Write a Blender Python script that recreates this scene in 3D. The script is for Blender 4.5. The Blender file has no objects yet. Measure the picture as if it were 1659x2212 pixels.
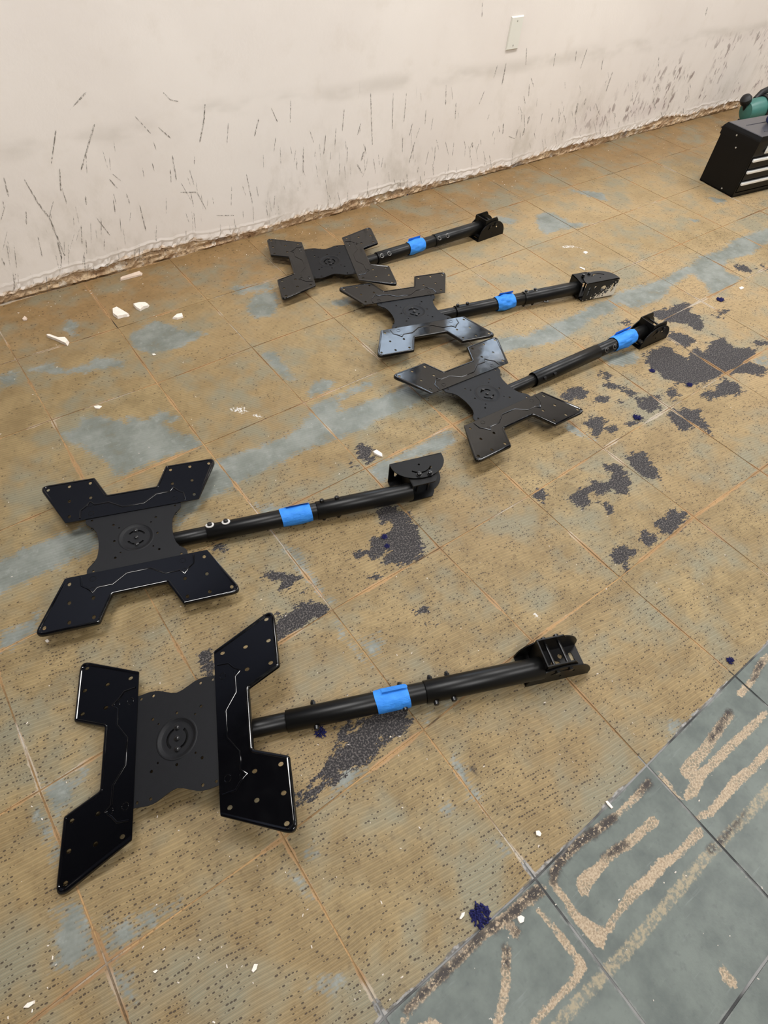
import bpy, bmesh, math, random
import numpy as np
from mathutils import Vector, Matrix
from mathutils.geometry import delaunay_2d_cdt

# ------------------------------------------------------------------ camera
W, H, F = 1659, 2212, 1264.65
CAM_H = 1.24505
WALL_Y = 2.2319
RW = np.array([[0.80822, -0.42865, 0.40379], [-0.5854, -0.6593, 0.47184], [0.06396, -0.61772, -0.78379]])
scene = bpy.context.scene
col = scene.collection
cd = bpy.data.cameras.new('camera')
cam = bpy.data.objects.new('camera', cd)
col.objects.link(cam)
cd.sensor_fit = 'HORIZONTAL'
cd.sensor_width = 36.0
cd.lens = F / W * 36.0
cd.clip_start = 0.02
cd.clip_end = 60
cam.matrix_world = Matrix(((RW[0, 0], -RW[0, 1], -RW[0, 2], 0), (RW[1, 0], -RW[1, 1], -RW[1, 2], 0), (RW[2, 0], -RW[2, 1], -RW[2, 2], CAM_H), (0, 0, 0, 1)))
scene.camera = cam

# ------------------------------------------------------------------ world, exposure
scene.view_settings.view_transform = 'Standard'
scene.view_settings.look = 'None'
scene.view_settings.gamma = 1
scene.view_settings.use_curve_mapping = False
scene.view_settings.exposure = 0.0
scene.cycles.max_bounces = 5
scene.cycles.diffuse_bounces = 2
scene.cycles.glossy_bounces = 3
scene.cycles.transparent_max_bounces = 6
scene.cycles.use_denoising = True
scene.cycles.adaptive_threshold = 0.035
scene.cycles.caustics_reflective = False
scene.cycles.caustics_refractive = False
world = bpy.data.worlds.new('daylight')
scene.world = world
world.use_nodes = True
world.node_tree.nodes['Background'].inputs[0].default_value = (0.68, 0.82, 1.0, 1)
world.node_tree.nodes['Background'].inputs[1].default_value = 9.0
LAMP_Z = 2.93
LAMP_W = 47.0
LAMP_C = (1.0, 0.98, 0.96)
LAMPS = [(0.1, 1.25), (2.5, 1.25), (4.9, 1.25), (0.1, -1.2), (2.5, -1.2), (4.9, -1.2)]
for i, (lx, ly) in enumerate(LAMPS):
    ld = bpy.data.lights.new('ceiling_lamp', 'AREA')
    ld.shape = 'RECTANGLE'
    ld.size = 1.15
    ld.size_y = 0.5
    ld.energy = LAMP_W
    ld.color = LAMP_C
    lo = bpy.data.objects.new('ceiling_lamp', ld)
    lo.location = (lx, ly, LAMP_Z - 0.035)
    col.objects.link(lo)


# ------------------------------------------------------------------ pixel helpers (a pixel is only a direction)
def ray(x, y):
    return RW @ np.array([(x - W / 2) / F, (y - H / 2) / F, 1.0])


def fl(x, y, z=0.0):
    d = ray(x, y)
    s = (z - CAM_H) / d[2]
    return np.array([d[0] * s, d[1] * s, z])


def wl(x, y):
    d = ray(x, y)
    s = WALL_Y / d[1]
    return np.array([d[0] * s, WALL_Y, CAM_H + d[2] * s])


def pix(P):
    c = RW.T @ (np.asarray(P, float) - np.array([0, 0, CAM_H]))
    return np.array([W / 2 + F * c[0] / c[2], H / 2 + F * c[1] / c[2]])


def crop(o, s, pts):
    return [(o[0] + s * p[0], o[1] + s * p[1]) + tuple(p[2:]) for p in pts]


# ------------------------------------------------------------------ node helpers
class NT:
    def __init__(self, name):
        self.mat = bpy.data.materials.new(name)
        self.mat.use_nodes = True
        self.t = self.mat.node_tree
        self.b = self.t.nodes['Principled BSDF']

    def new(self, typ, **kw):
        n = self.t.nodes.new(typ)
        for k, v in kw.items():
            setattr(n, k, v)
        return n

    def put(self, sock, v):
        if isinstance(v, bpy.types.NodeSocket):
            self.t.links.new(v, sock)
        elif v is not None:
            if isinstance(v, (tuple, list)):
                sock.default_value = tuple(v) + ((1,) if len(v) == 3 and len(sock.default_value) == 4 else ())
            else:
                sock.default_value = v

    def m(self, op, a, b=None, c=None):
        n = self.new('ShaderNodeMath', operation=op)
        for i, v in enumerate((a, b, c)):
            if v is not None:
                self.put(n.inputs[i], v)
        return n.outputs[0]

    def mix(self, f, a, b, mode='MIX'):
        n = self.new('ShaderNodeMixRGB', blend_type=mode)
        self.put(n.inputs[0], f)
        self.put(n.inputs[1], a)
        self.put(n.inputs[2], b)
        return n.outputs[0]

    def noise(self, vec, scale, detail=3, rough=0.55, dist=0.0, out='Fac'):
        n = self.new('ShaderNodeTexNoise')
        self.put(n.inputs['Vector'], vec)
        n.inputs['Scale'].default_value = scale
        n.inputs['Detail'].default_value = detail
        n.inputs['Roughness'].default_value = rough
        n.inputs['Distortion'].default_value = dist
        return n.outputs[out]

    def vor(self, vec, scale, feature='F1', out='Distance', rnd=1.0):
        n = self.new('ShaderNodeTexVoronoi', feature=feature)
        self.put(n.inputs['Vector'], vec)
        n.inputs['Scale'].default_value = scale
        n.inputs['Randomness'].default_value = rnd
        return n.outputs[out]

    def ss(self, v, lo, hi, a=0.0, b=1.0):
        n = self.new('ShaderNodeMapRange', interpolation_type='SMOOTHSTEP')
        self.put(n.inputs[0], v)
        for i, q in enumerate((lo, hi, a, b)):
            self.put(n.inputs[1 + i], q)
        return n.outputs[0]

    def pos(self):
        return self.new('ShaderNodeNewGeometry').outputs['Position']

    def mapv(self, vec, rot=(0, 0, 0), scale=(1, 1, 1), loc=(0, 0, 0)):
        n = self.new('ShaderNodeMapping')
        self.put(n.inputs['Vector'], vec)
        n.inputs['Rotation'].default_value = rot
        n.inputs['Scale'].default_value = scale
        n.inputs['Location'].default_value = loc
        return n.outputs[0]

    def attr(self, name):
        return self.new('ShaderNodeAttribute', attribute_name=name).outputs['Fac']

    def sep(self, vec):
        n = self.new('ShaderNodeSeparateXYZ')
        self.put(n.inputs[0], vec)
        return n.outputs

    def comb(self, x, y, z):
        n = self.new('ShaderNodeCombineXYZ')
        for i, v in enumerate((x, y, z)):
            self.put(n.inputs[i], v)
        return n.outputs[0]

    def bump(self, h, strength=0.3, dist=0.002, normal=None):
        n = self.new('ShaderNodeBump')
        n.inputs['Strength'].default_value = strength
        n.inputs['Distance'].default_value = dist
        self.put(n.inputs['Height'], h)
        if normal is not None:
            self.put(n.inputs['Normal'], normal)
        return n.outputs[0]

    def out(self, colr=None, rough=None, metal=None, normal=None, spec=None):
        self.put(self.b.inputs['Base Color'], colr)
        self.put(self.b.inputs['Roughness'], rough)
        self.put(self.b.inputs['Metallic'], metal)
        self.put(self.b.inputs['Normal'], normal)
        self.put(self.b.inputs['Specular IOR Level'], spec)
        return self.mat


def s2l(r, g, b):
    f = lambda c: (c / 255 / 12.92) if c <= 10.3 else ((c / 255 + 0.055) / 1.055) ** 2.4
    return (f(r), f(g), f(b))


def simple(name, rgb, rough=0.5, metal=0.0, spec=0.5, nscale=None, namt=0.15, bump=0.0):
    n = NT(name)
    c = s2l(*rgb)
    if nscale:
        tc = n.new('ShaderNodeTexCoord').outputs['Object']
        f = n.noise(tc, nscale, 4)
        k = n.mix(f, tuple(v * (1 - namt) for v in c), tuple(min(1, v * (1 + namt)) for v in c))
        nm = n.bump(n.noise(tc, nscale * 3, 3), bump, 0.0006) if bump else None
        return n.out(k, rough, metal, nm, spec)
    return n.out(c, rough, metal, None, spec)


# ------------------------------------------------------------------ mesh helpers
def mesh(name, verts, faces, smooth=False):
    me = bpy.data.meshes.new(name)
    me.from_pydata([tuple(v) for v in verts], [], [tuple(f) for f in faces])
    me.update()
    if smooth:
        for p in me.polygons:
            p.use_smooth = True
    return me


def obj(name, me, mat=None, parent=None, M=None, label=None, category=None, group=None, kind=None):
    o = bpy.data.objects.new(name, me)
    col.objects.link(o)
    if mat is not None and me is not None and not me.materials:
        me.materials.append(mat)
    if parent is not None:
        o.parent = parent
    if M is not None:
        o.matrix_local = M
    for k, v in (('label', label), ('category', category), ('group', group), ('kind', kind)):
        if v:
            o[k] = v
    return o


class MB:
    """collects shapes into one mesh"""

    def __init__(self):
        self.v = []
        self.f = []

    def add(self, verts, faces, M=None):
        b = len(self.v)
        for v in verts:
            v = Vector(v)
            self.v.append(M @ v if M is not None else v)
        self.f += [tuple(i + b for i in f) for f in faces]
        return self

    def box(self, lo, hi, M=None, bev=0.0):
        if bev <= 0:
            x0, y0, z0 = lo
            x1, y1, z1 = hi
            v = [(x0, y0, z0), (x1, y0, z0), (x1, y1, z0), (x0, y1, z0), (x0, y0, z1), (x1, y0, z1), (x1, y1, z1), (x0, y1, z1)]
            return self.add(v, [(3, 2, 1, 0), (4, 5, 6, 7), (0, 1, 5, 4), (1, 2, 6, 5), (2, 3, 7, 6), (3, 0, 4, 7)], M)
        bm = bmesh.new()
        bmesh.ops.create_cube(bm, size=1)
        for v in bm.verts:
            v.co = Vector([lo[i] + (hi[i] - lo[i]) * (v.co[i] + 0.5) for i in range(3)])
        bmesh.ops.bevel(bm, geom=bm.edges[:], offset=bev, segments=2, affect='EDGES', profile=0.6)
        bm.verts.index_update()
        self.add([v.co.copy() for v in bm.verts], [[v.index for v in f.verts] for f in bm.faces], M)
        bm.free()
        return self

    def lathe(self, prof, M=None, seg=24, caps=True):
        """prof: list of (x along axis, radius)"""
        v, f = [], []
        for x, r in prof:
            for k in range(seg):
                a = 2 * math.pi * k / seg
                v.append((x, r * math.cos(a), r * math.sin(a)))
        for i in range(len(prof) - 1):
            for k in range(seg):
                a, b = i * seg + k, i * seg + (k + 1) % seg
                f.append((a, a + seg, b + seg, b))
        if caps:
            f.append(tuple(range(seg)))
            f.append(tuple(reversed(range((len(prof) - 1) * seg, len(prof) * seg))))
        return self.add(v, f, M)

    def sweep(self, path, r, seg=6, M=None, flat=1.0):
        v, f = [], []
        P = [Vector(p) for p in path]
        for i, p in enumerate(P):
            t = (P[min(i + 1, len(P) - 1)] - P[max(i - 1, 0)]).normalized()
            up = Vector((0, 0, 1)) if abs(t.z) < 0.95 else Vector((1, 0, 0))
            s = t.cross(up).normalized()
            u = s.cross(t)
            rr = r[i] if isinstance(r, (list, tuple)) else r
            for k in range(seg):
                a = 2 * math.pi * k / seg
                v.append(p + s * (rr * math.cos(a)) + u * (rr * flat * math.sin(a)))
        n = len(P)
        for i in range(n - 1):
            for k in range(seg):
                a, b = i * seg + k, i * seg + (k + 1) % seg
                f.append((a, b, b + seg, a + seg))
        f.append(tuple(reversed(range(seg))))
        f.append(tuple(range((n - 1) * seg, n * seg)))
        return self.add(v, f, M)

    def build(self, name, smooth=False, merge=False):
        me = mesh(name, self.v, self.f, False)
        bm = bmesh.new()
        bm.from_mesh(me)
        if merge:
            bmesh.ops.remove_doubles(bm, verts=bm.verts, dist=1e-5)
        bmesh.ops.recalc_face_normals(bm, faces=bm.faces)
        if smooth:
            for fc in bm.faces:
                fc.smooth = True
            for e in bm.edges:
                if len(e.link_faces) == 2 and e.calc_face_angle(0) > 0.7:
                    e.smooth = False
        bm.to_mesh(me)
        bm.free()
        return me


def inpoly(p, poly):
    x, y = p
    r = False
    j = len(poly) - 1
    for i in range(len(poly)):
        xi, yi = poly[i]
        xj, yj = poly[j]
        if (yi > y) != (yj > y) and x < (xj - xi) * (y - yi) / (yj - yi) + xi:
            r = not r
        j = i
    return r


def cdt(outline, holes):
    """flat triangles of an outline with holes cut out"""
    pts, edges = [], []
    for lp in [outline] + holes:
        b = len(pts)
        pts += [Vector(p) for p in lp]
        edges += [(b + i, b + (i + 1) % len(lp)) for i in range(len(lp))]
    vo, eo, fo = delaunay_2d_cdt(pts, edges, [], 0, 1e-7)[:3]
    keep = []
    for t in fo:
        c = sum((vo[i] for i in t), Vector((0, 0))) / len(t)
        if inpoly(c, outline) and not any(inpoly(c, h) for h in holes):
            keep.append(tuple(t))
    return [tuple(v) for v in vo], keep


def plate(mb, outline, holes, z0, z1, M=None):
    """sheet of real thickness with real holes"""
    v, f = cdt(outline, holes)
    n = len(v)
    mb.add([(x, y, z1) for x, y in v] + [(x, y, z0) for x, y in v], [t for t in f] + [tuple(i + n for i in reversed(t)) for t in f], M)
    for lp in [outline] + holes:
        k = len(lp)
        mb.add([(x, y, z1) for x, y in lp] + [(x, y, z0) for x, y in lp], [(i, i + k, (i + 1) % k + k, (i + 1) % k) for i in range(k)], M)


def oval(cx, cy, rx, ry, n=10):
    return [(cx + rx * math.cos(2 * math.pi * k / n), cy + ry * math.sin(2 * math.pi * k / n)) for k in range(n)]


def slot(cx, cy, half, r, ang=0.0, n=5):
    p = []
    for sgn in (1, -1):
        for k in range(n + 1):
            a = -math.pi / 2 + math.pi * k / n
            x, y = half + r * math.cos(a), r * math.sin(a)
            p.append((sgn * x, sgn * y))
    c, s = math.cos(ang), math.sin(ang)
    return [(cx + x * c - y * s, cy + x * s + y * c) for x, y in p]


def arcslot(cx, cy, R, a0, a1, w, n=10):
    o = [(cx + (R + w) * math.cos(a0 + (a1 - a0) * k / n), cy + (R + w) * math.sin(a0 + (a1 - a0) * k / n)) for k in range(n + 1)]
    i = [(cx + (R - w) * math.cos(a0 + (a1 - a0) * k / n), cy + (R - w) * math.sin(a0 + (a1 - a0) * k / n)) for k in range(n, -1, -1)]
    return o + i


def frame(o, x, z):
    x = Vector(x).normalized()
    z = Vector(z)
    y = z.cross(x).normalized()
    z = x.cross(y)
    return Matrix(((x.x, y.x, z.x, o[0]), (x.y, y.y, z.y, o[1]), (x.z, y.z, z.z, o[2]), (0, 0, 0, 1)))


T3 = Matrix.Translation
XtoZ = Matrix(((0, 0, -1, 0), (0, 1, 0, 0), (1, 0, 0, 0), (0, 0, 0, 1)))  # lathe axis x -> z

# ------------------------------------------------------------------ floor: marks and one mount shadow traced from the photograph
S1 = 560 / 1659
cA = lambda p: crop((0, 640), S1, p)
cB = lambda p: crop((420, 600), S1, p)
cC = lambda p: crop((500, 1050), S1, p)
cD = lambda p: crop((1000, 400), 659 / 1659, p)
cE = lambda p: crop((1100, 600), 559 / 1659, p)
cF = lambda p: crop((0, 1250), 560 / 1288, p)
cG = lambda p: crop((560, 1500), 640 / 1659, p)
cK = lambda p: crop((900, 900), 759 / 1659, p)
cL = lambda p: crop((1100, 1400), 559 / 1523, p)
cM = lambda p: crop((700, 1800), 600 / 1659, p)
GREEN = [
    cA([(390, 880), (500, 840), (520, 780), (640, 760), (800, 800), (830, 760), (900, 790), (980, 770), (1020, 720), (1100, 745), (1150, 790), (1050, 810), (1100, 860), (1230, 890), (1300, 950), (1150, 1010), (1000, 1060), (850, 1120), (780, 1150), (720, 1130), (680, 1060), (600, 1020), (520, 960), (420, 930)]),
    cA([(830, 240), (990, 150), (1100, 180), (1150, 215), (1330, 235), (1240, 290), (1120, 340), (980, 370), (880, 350), (820, 300)]),
    cA([(160, 470), (330, 420), (420, 470), (560, 430), (620, 390), (790, 410), (790, 450), (650, 470), (430, 500), (330, 500)]),
    cA([(400, 160), (490, 150), (500, 260), (430, 250)]),
    cA([(0, 500), (110, 480), (120, 560), (0, 580)]),
    cA([(-300, 1850), (0, 1700), (120, 1620), (300, 1550), (480, 1490), (560, 1450), (640, 1560), (640, 1600), (500, 1680), (330, 1750), (170, 1830), (0, 1910), (-300, 2080)]),
    cA([(1130, 1330), (1390, 1200), (1500, 1230), (1330, 1300), (1230, 1380), (1130, 1480)]),
    cB([(150, 1160), (350, 1100), (560, 1020), (700, 930), (740, 850), (760, 800), (900, 760), (1010, 700), (1150, 640), (1130, 700), (920, 790), (930, 850), (1060, 810), (1190, 760), (1330, 700), (1400, 680), (1600, 640), (1640, 680), (1470, 780), (1330, 850), (1200, 900), (1100, 960), (980, 1010), (830, 1070), (700, 1100), (560, 1190), (420, 1250), (280, 1320), (100, 1420), (0, 1440), (0, 1280)]),
    cB([(1120, 1230), (1160, 1180), (1330, 1120), (1560, 1000), (1659, 970), (1659, 1050), (1590, 1110), (1270, 1180), (1250, 1300), (1180, 1310)]),
    cB([(370, 110), (520, 80), (540, 170), (500, 250), (380, 260), (330, 200)]),
    cB([(240, 60), (500, 30), (500, 70), (250, 110)]),
    cB([(880, 150), (990, 120), (1000, 180), (900, 190)]),
    cB([(420, 480), (520, 470), (640, 640), (600, 660), (480, 560)]),
    cB([(760, 660), (900, 650), (870, 730), (720, 760)]),
    cD([(60, 900), (200, 830), (330, 820), (470, 760), (600, 710), (700, 650), (790, 620), (850, 580), (1080, 510), (1150, 470), (1250, 430), (1280, 390), (1420, 350), (1460, 300), (1659, 230), (1800, 170), (1800, 260), (1659, 310), (1560, 380), (1440, 410), (1420, 460), (1520, 510), (1500, 530), (1340, 610), (1320, 540), (1240, 480), (1130, 560), (1080, 620), (930, 680), (860, 640), (820, 690), (700, 730), (660, 770), (520, 850), (330, 890), (230, 910), (80, 980)]),
    cD([(400, 160), (470, 140), (600, 210), (720, 200), (660, 230), (540, 240), (440, 270), (400, 210)]),
    cD([(180, 160), (300, 190), (260, 220), (190, 200)]),
    cD([(560, 20), (760, 40), (800, 90), (700, 70)]),
    cD([(1200, 180), (1300, 190), (1280, 210)]),
    cD([(1310, 60), (1440, 80), (1400, 110)]),
    cE([(1560, 530), (1659, 480), (1659, 570), (1600, 560)]),
    cE([(580, 500), (800, 470), (840, 540), (720, 570), (640, 560)]),
    cE([(380, 915), (560, 1050), (430, 1000), (360, 960)]),  # shadow below a mount's wing tip, painted in as a grey green patch
    cF([(180, 1150), (240, 1190), (300, 1330), (290, 1420), (240, 1330)]),
    cF([(300, 1620), (390, 1600), (430, 1720), (480, 1860), (400, 1930), (290, 1940), (270, 1800)]),
    cF([(540, 1720), (640, 1700), (880, 1600), (880, 1640), (700, 1760), (560, 1880), (520, 1850)]),
    cF([(560, 1950), (640, 1920), (680, 2080), (640, 2140)]),
    cF([(200, 1010), (330, 1000), (440, 940), (300, 1180), (220, 1100)]),
    cF([(0, 260), (130, 230), (180, 160), (200, 250), (80, 330), (0, 380)]),
    cG([(460, 460), (540, 410), (600, 420), (480, 500), (370, 590)]),
    cG([(1100, 330), (1160, 440), (1230, 600), (1170, 560), (1080, 400)]),
    cG([(1020, 640), (1080, 600), (1100, 680), (1040, 700)]),
    cG([(240, 880), (310, 860), (310, 920), (240, 920)]),
    cG([(180, 1000), (250, 1060), (310, 1150), (260, 1120)]),
    cG([(1330, 810), (1410, 900), (1360, 900)]),
    cG([(300, 1650), (430, 1560), (470, 1620), (380, 1700)]),
    cC([(160, 110), (310, 130), (240, 190), (180, 180)]),
    cC([(330, 380), (420, 400), (520, 570), (650, 740), (600, 740), (520, 640), (430, 540)]),
    cC([(860, 980), (960, 940), (950, 1080), (880, 1060)]),
    cC([(660, 830), (900, 1150), (840, 1100), (700, 950)]),
    cC([(1230, 1520), (1400, 1380), (1470, 1330), (1330, 1450)]),
    cC([(700, 1830), (840, 1800), (880, 1830), (760, 1920), (640, 2000)]),
    cL([(960, 430), (1060, 420), (1120, 380), (1160, 360), (1000, 520), (920, 520)]),
]
CHAR = [
    cC([(960, 120), (1010, 100), (1090, 150), (1180, 240), (1220, 300), (1220, 390), (1240, 430), (1130, 500), (1060, 530), (1030, 500), (950, 490), (1000, 420), (880, 460), (810, 470), (800, 440), (890, 380), (880, 360), (960, 310), (1040, 260), (950, 215), (950, 150)]),
    cC([(880, 590), (960, 550), (970, 580), (910, 605)]),
    cC([(150, 590), (220, 545), (310, 535), (400, 560), (435, 590), (370, 660), (270, 665), (330, 620), (230, 590)]),
    cC([(290, 820), (400, 790), (480, 740), (460, 660), (490, 700), (490, 740), (570, 740), (610, 790), (560, 840), (450, 900), (330, 985), (300, 990), (250, 960)]),
    cC([(660, 1550), (760, 1500), (840, 1480), (940, 1440), (1100, 1430), (1170, 1530), (1110, 1610), (1020, 1600), (930, 1700), (880, 1760), (830, 1800), (710, 1840), (700, 1870), (560, 1960), (510, 2030), (420, 2040), (400, 1970), (540, 1880), (590, 1780), (660, 1720), (720, 1620), (830, 1540), (800, 1530), (680, 1590)]),
    cC([(1230, 790), (1280, 780), (1280, 820)]), cC([(1240, 875), (1300, 855), (1290, 880)]), cC([(1145, 830), (1200, 805), (1195, 830)]),
    cB([(1010, 1120), (1060, 1070), (1120, 1080), (1150, 1130), (1150, 1170), (1070, 1170)]),
    cB([(1000, 1190), (1050, 1185), (1040, 1230), (1000, 1240)]),
    cE([(920, 210), (1000, 200), (1090, 160), (1180, 170), (1150, 210), (1220, 250), (1250, 330), (1210, 340), (1150, 300), (1020, 290), (920, 250)]),
    cE([(1020, 340), (1100, 360), (1210, 400), (1150, 450), (1080, 430), (1020, 390)]),
    cE([(860, 490), (1000, 430), (1060, 470), (1130, 520), (1200, 450), (1270, 480), (1280, 420), (1340, 390), (1310, 360), (1390, 390), (1390, 420), (1470, 450), (1580, 460), (1580, 520), (1540, 540), (1659, 580), (1640, 620), (1570, 630), (1480, 600), (1380, 620), (1300, 650), (1200, 700), (1120, 690), (1000, 650), (940, 600), (880, 550)]),
    cE([(1550, 410), (1620, 390), (1659, 420), (1600, 450)]),
    cE([(1010, 690), (1080, 700), (1090, 770), (1030, 770), (1000, 740)]),
    cE([(1220, 740), (1300, 720), (1380, 650), (1440, 660), (1500, 730), (1440, 760), (1390, 750), (1350, 770), (1260, 780)]),
    cE([(1010, 870), (1090, 840), (1220, 840), (1230, 900), (1290, 970), (1310, 1020), (1270, 1000), (1200, 940), (1170, 960), (1130, 1000), (1090, 960), (1020, 900)]),
    cE([(590, 670), (700, 680), (800, 720), (830, 780), (940, 740), (980, 800), (970, 860), (880, 860), (820, 790), (720, 720), (640, 710)]),
    cE([(330, 770), (380, 700), (500, 700), (520, 740), (440, 790), (370, 790)]),
    cE([(570, 750), (640, 750), (620, 790), (530, 800)]),
    cE([(470, 930), (540, 880), (620, 900), (610, 970), (560, 1030), (500, 960)]),
    cE([(730, 940), (800, 890), (860, 890), (800, 950)]),
    cE([(610, 960), (690, 940), (700, 980), (650, 1000)]),
    cE([(1310, 240), (1360, 200), (1410, 200), (1350, 260)]),
    cE([(590, 600), (640, 600), (640, 650), (590, 640)]),
    cE([(710, 290), (780, 270), (800, 300), (720, 310)]),
    cE([(690, 780), (730, 790), (710, 810)]),
    crop((1100, 400), 559 / 1659, [(1440, 510), (1500, 505), (1560, 540), (1540, 570), (1470, 550)]),
    crop((1100, 400), 559 / 1659, [(1600, 510), (1659, 490), (1659, 545), (1620, 540)]),
    cK([(980, 190), (1060, 160), (1110, 210), (1150, 280), (1110, 305), (1040, 260), (1000, 230)]),
    cK([(890, 230), (940, 220), (990, 260), (1010, 320), (990, 380), (940, 350), (870, 370), (820, 370), (820, 410), (770, 440), (720, 400), (760, 360), (830, 300), (920, 300)]),
    cK([(540, 350), (580, 335), (620, 370), (590, 400), (550, 380)]),
    cK([(880, 405), (910, 400), (930, 460), (905, 470)]),
    cK([(1110, 510), (1210, 435), (1290, 465), (1260, 510), (1220, 540), (1180, 565)]),
    cK([(1055, 560), (1100, 535), (1145, 575), (1100, 620), (1060, 590)]),
    cK([(905, 650), (960, 600), (1035, 635), (1000, 680), (985, 725), (930, 680)]),
    cF([(990, 390), (1040, 360), (1090, 420), (1050, 480), (1010, 450)]),
    crop((380, 950), 620 / 1659, [(220, 620), (260, 605), (290, 620), (270, 650), (230, 645)]),
]
# trails of adhesive on the bare grey tiles: (x, y, half width) in crop pixels
TAN = [
    cL([(1300, 390, 30), (1230, 480, 35), (1150, 600, 35), (1090, 660, 45), (1050, 730, 60)]),
    cL([(1510, 380, 20), (1420, 470, 30), (1300, 580, 30), (1200, 680, 35), (1140, 740, 25), (1080, 840, 45), (1040, 880, 25)]),
    cL([(880, 740, 20), (930, 800, 25), (990, 870, 15)]),
    cL([(820, 790, 25), (740, 880, 25), (660, 960, 20), (600, 1010, 28), (500, 1080, 32), (400, 1150, 35), (300, 1250, 35), (260, 1330, 32), (260, 1390, 28), (330, 1480, 28), (400, 1590, 40), (520, 1690, 70), (540, 1750, 30)]),
    cL([(580, 1660, 30), (640, 1560, 25), (720, 1450, 40), (830, 1360, 42), (900, 1270, 40), (1000, 1210, 25), (1060, 1140, 28), (1120, 1080, 35)]),
    cL([(1100, 1000, 18), (1180, 970, 28), (1260, 880, 32), (1340, 780, 38), (1440, 700, 28), (1560, 560, 28)]),
    cL([(850, 1020, 42), (800, 1060, 32), (700, 1150, 38), (600, 1210, 34), (530, 1290, 34), (440, 1380, 60), (440, 1430, 45)]),
    cL([(1240, 1860, 18), (1270, 1920, 42), (1310, 1970, 42)]),
    cL([(170, 1540, 25), (240, 1620, 20), (320, 1720, 35), (380, 1800, 28), (430, 1870, 40), (380, 1960, 30), (280, 2060, 28), (130, 2220, 28)]),
    cM([(1290, 340, 45), (1200, 400, 40), (1100, 500, 40), (950, 600, 40), (800, 750, 40), (650, 900, 38), (500, 1060, 30), (460, 1140, 20)]),
    cM([(1140, 590, 45), (1141, 592, 45)]),
    cM([(1090, 690, 35), (1085, 780, 38), (1085, 900, 36), (1070, 1000, 33), (1030, 1160, 35)]),
    cM([(560, 1180, 30), (640, 1130, 30), (720, 1180, 30)]),
    cL([(1520, 50, 25), (1480, 90, 25), (1430, 190, 22), (1360, 270, 28)]),
]
STRIPE = [cL([(260, 2240, 45), (580, 1900, 42), (720, 1750, 45), (880, 1560, 40), (1020, 1390, 45), (1150, 1240, 38), (1240, 1150, 35), (1340, 1040, 35), (1430, 950, 38), (1540, 820, 38)])]
BLACK = [
    cL([(1300, 375, 24), (1240, 460, 26), (1180, 545, 22)]),
    cL([(820, 790, 30), (760, 860, 26)]),
    cL([(620, 1000, 24), (500, 1080, 36), (400, 1150, 38), (300, 1250, 40), (260, 1330, 34), (265, 1390, 20)]),
    cL([(690, 1140, 30), (560, 1230, 20)]),
    cM([(1280, 340, 50), (1200, 400, 34), (1100, 500, 36), (950, 600, 36), (800, 750, 36), (650, 900, 36), (500, 1060, 30)]),
    cM([(1140, 590, 40), (1141, 592, 40)]),
    cM([(1090, 690, 36), (1085, 780, 34)]),
    cL([(1490, 80, 22), (1430, 190, 20)]),
    cL([(1190, 1190, 32), (1260, 1120, 20), (1400, 970, 16)]),
    cG([(40, 1580, 14), (44, 1582, 14)]), cG([(745, 1710, 24), (810, 1660, 20)]), cG([(1190, 400, 14), (1215, 445, 12)]),
    cF([(40, 2210, 30), (80, 2160, 26)]),
]
WHITE = [crop((420, 600), S1, [(255, 840, 26), (310, 850, 34)]), crop((420, 600), S1, [(385, 880, 14), (420, 890, 16)]), cD([(540, 335, 16), (600, 335, 16)]),
         cD([(600, 330, 6), (650, 345, 6)]), cK([(560, 935, 18), (580, 970, 8)]), cB([(1160, 1120, 14), (1200, 1140, 12)])]


def world2(poly):
    return np.array([fl(q[0], q[1])[:2] for q in poly])


def sd_poly(P, poly):
    """signed distance, positive inside"""
    d = np.full(len(P), 1e9)
    ins = np.zeros(len(P), bool)
    n = len(poly)
    for i in range(n):
        a, b = poly[i], poly[(i + 1) % n]
        e = b - a
        w = P - a
        t = np.clip((w @ e) / max(e @ e, 1e-12), 0, 1)
        d = np.minimum(d, ((w - t[:, None] * e) ** 2).sum(1))
        c = ((a[1] > P[:, 1]) != (b[1] > P[:, 1]))
        xx = a[0] + (P[:, 1] - a[1]) / (b[1] - a[1] if abs(b[1] - a[1]) > 1e-12 else 1e-12) * e[0]
        ins ^= c & (P[:, 0] < xx)
    d = np.sqrt(d)
    return np.where(ins, d, -d)


def sd_chain(P, chain):
    best = np.full(len(P), -1e9)
    pts = world2(chain)
    rad = []
    for k, q in enumerate(chain):
        x, y, w = q
        rad.append(0.5 * np.linalg.norm(fl(x + w, y)[:2] - fl(x - w, y)[:2]) * 0.72)
    for i in range(len(chain) - 1):
        a, b = pts[i], pts[i + 1]
        e = b - a
        w = P - a
        t = np.clip((w @ e) / max(e @ e, 1e-12), 0, 1)
        dd = np.sqrt(((w - t[:, None] * e) ** 2).sum(1))
        best = np.maximum(best, rad[i] * (1 - t) + rad[i + 1] * t - dd)
    return best


for L, s in ((TAN, 559 / 1523), (BLACK, 559 / 1523), (STRIPE, 559 / 1523), (WHITE, 0.36)):
    for ch in L:
        for k in range(len(ch)):
            ch[k] = (ch[k][0], ch[k][1], ch[k][2] * s)


def field(P, polys=(), chains=()):
    d = np.full(len(P), -0.2)
    for q in polys:
        d = np.maximum(d, sd_poly(P, q))
    for c in chains:
        d = np.maximum(d, sd_chain(P, c))
    return d


GREEN_W = [world2(q) for q in GREEN]
CHAR_W = [world2(q) for q in CHAR]


# ------------------------------------------------------------------ floor material
FLOOR_GAIN = (0.735, 0.75, 0.80)


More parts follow.
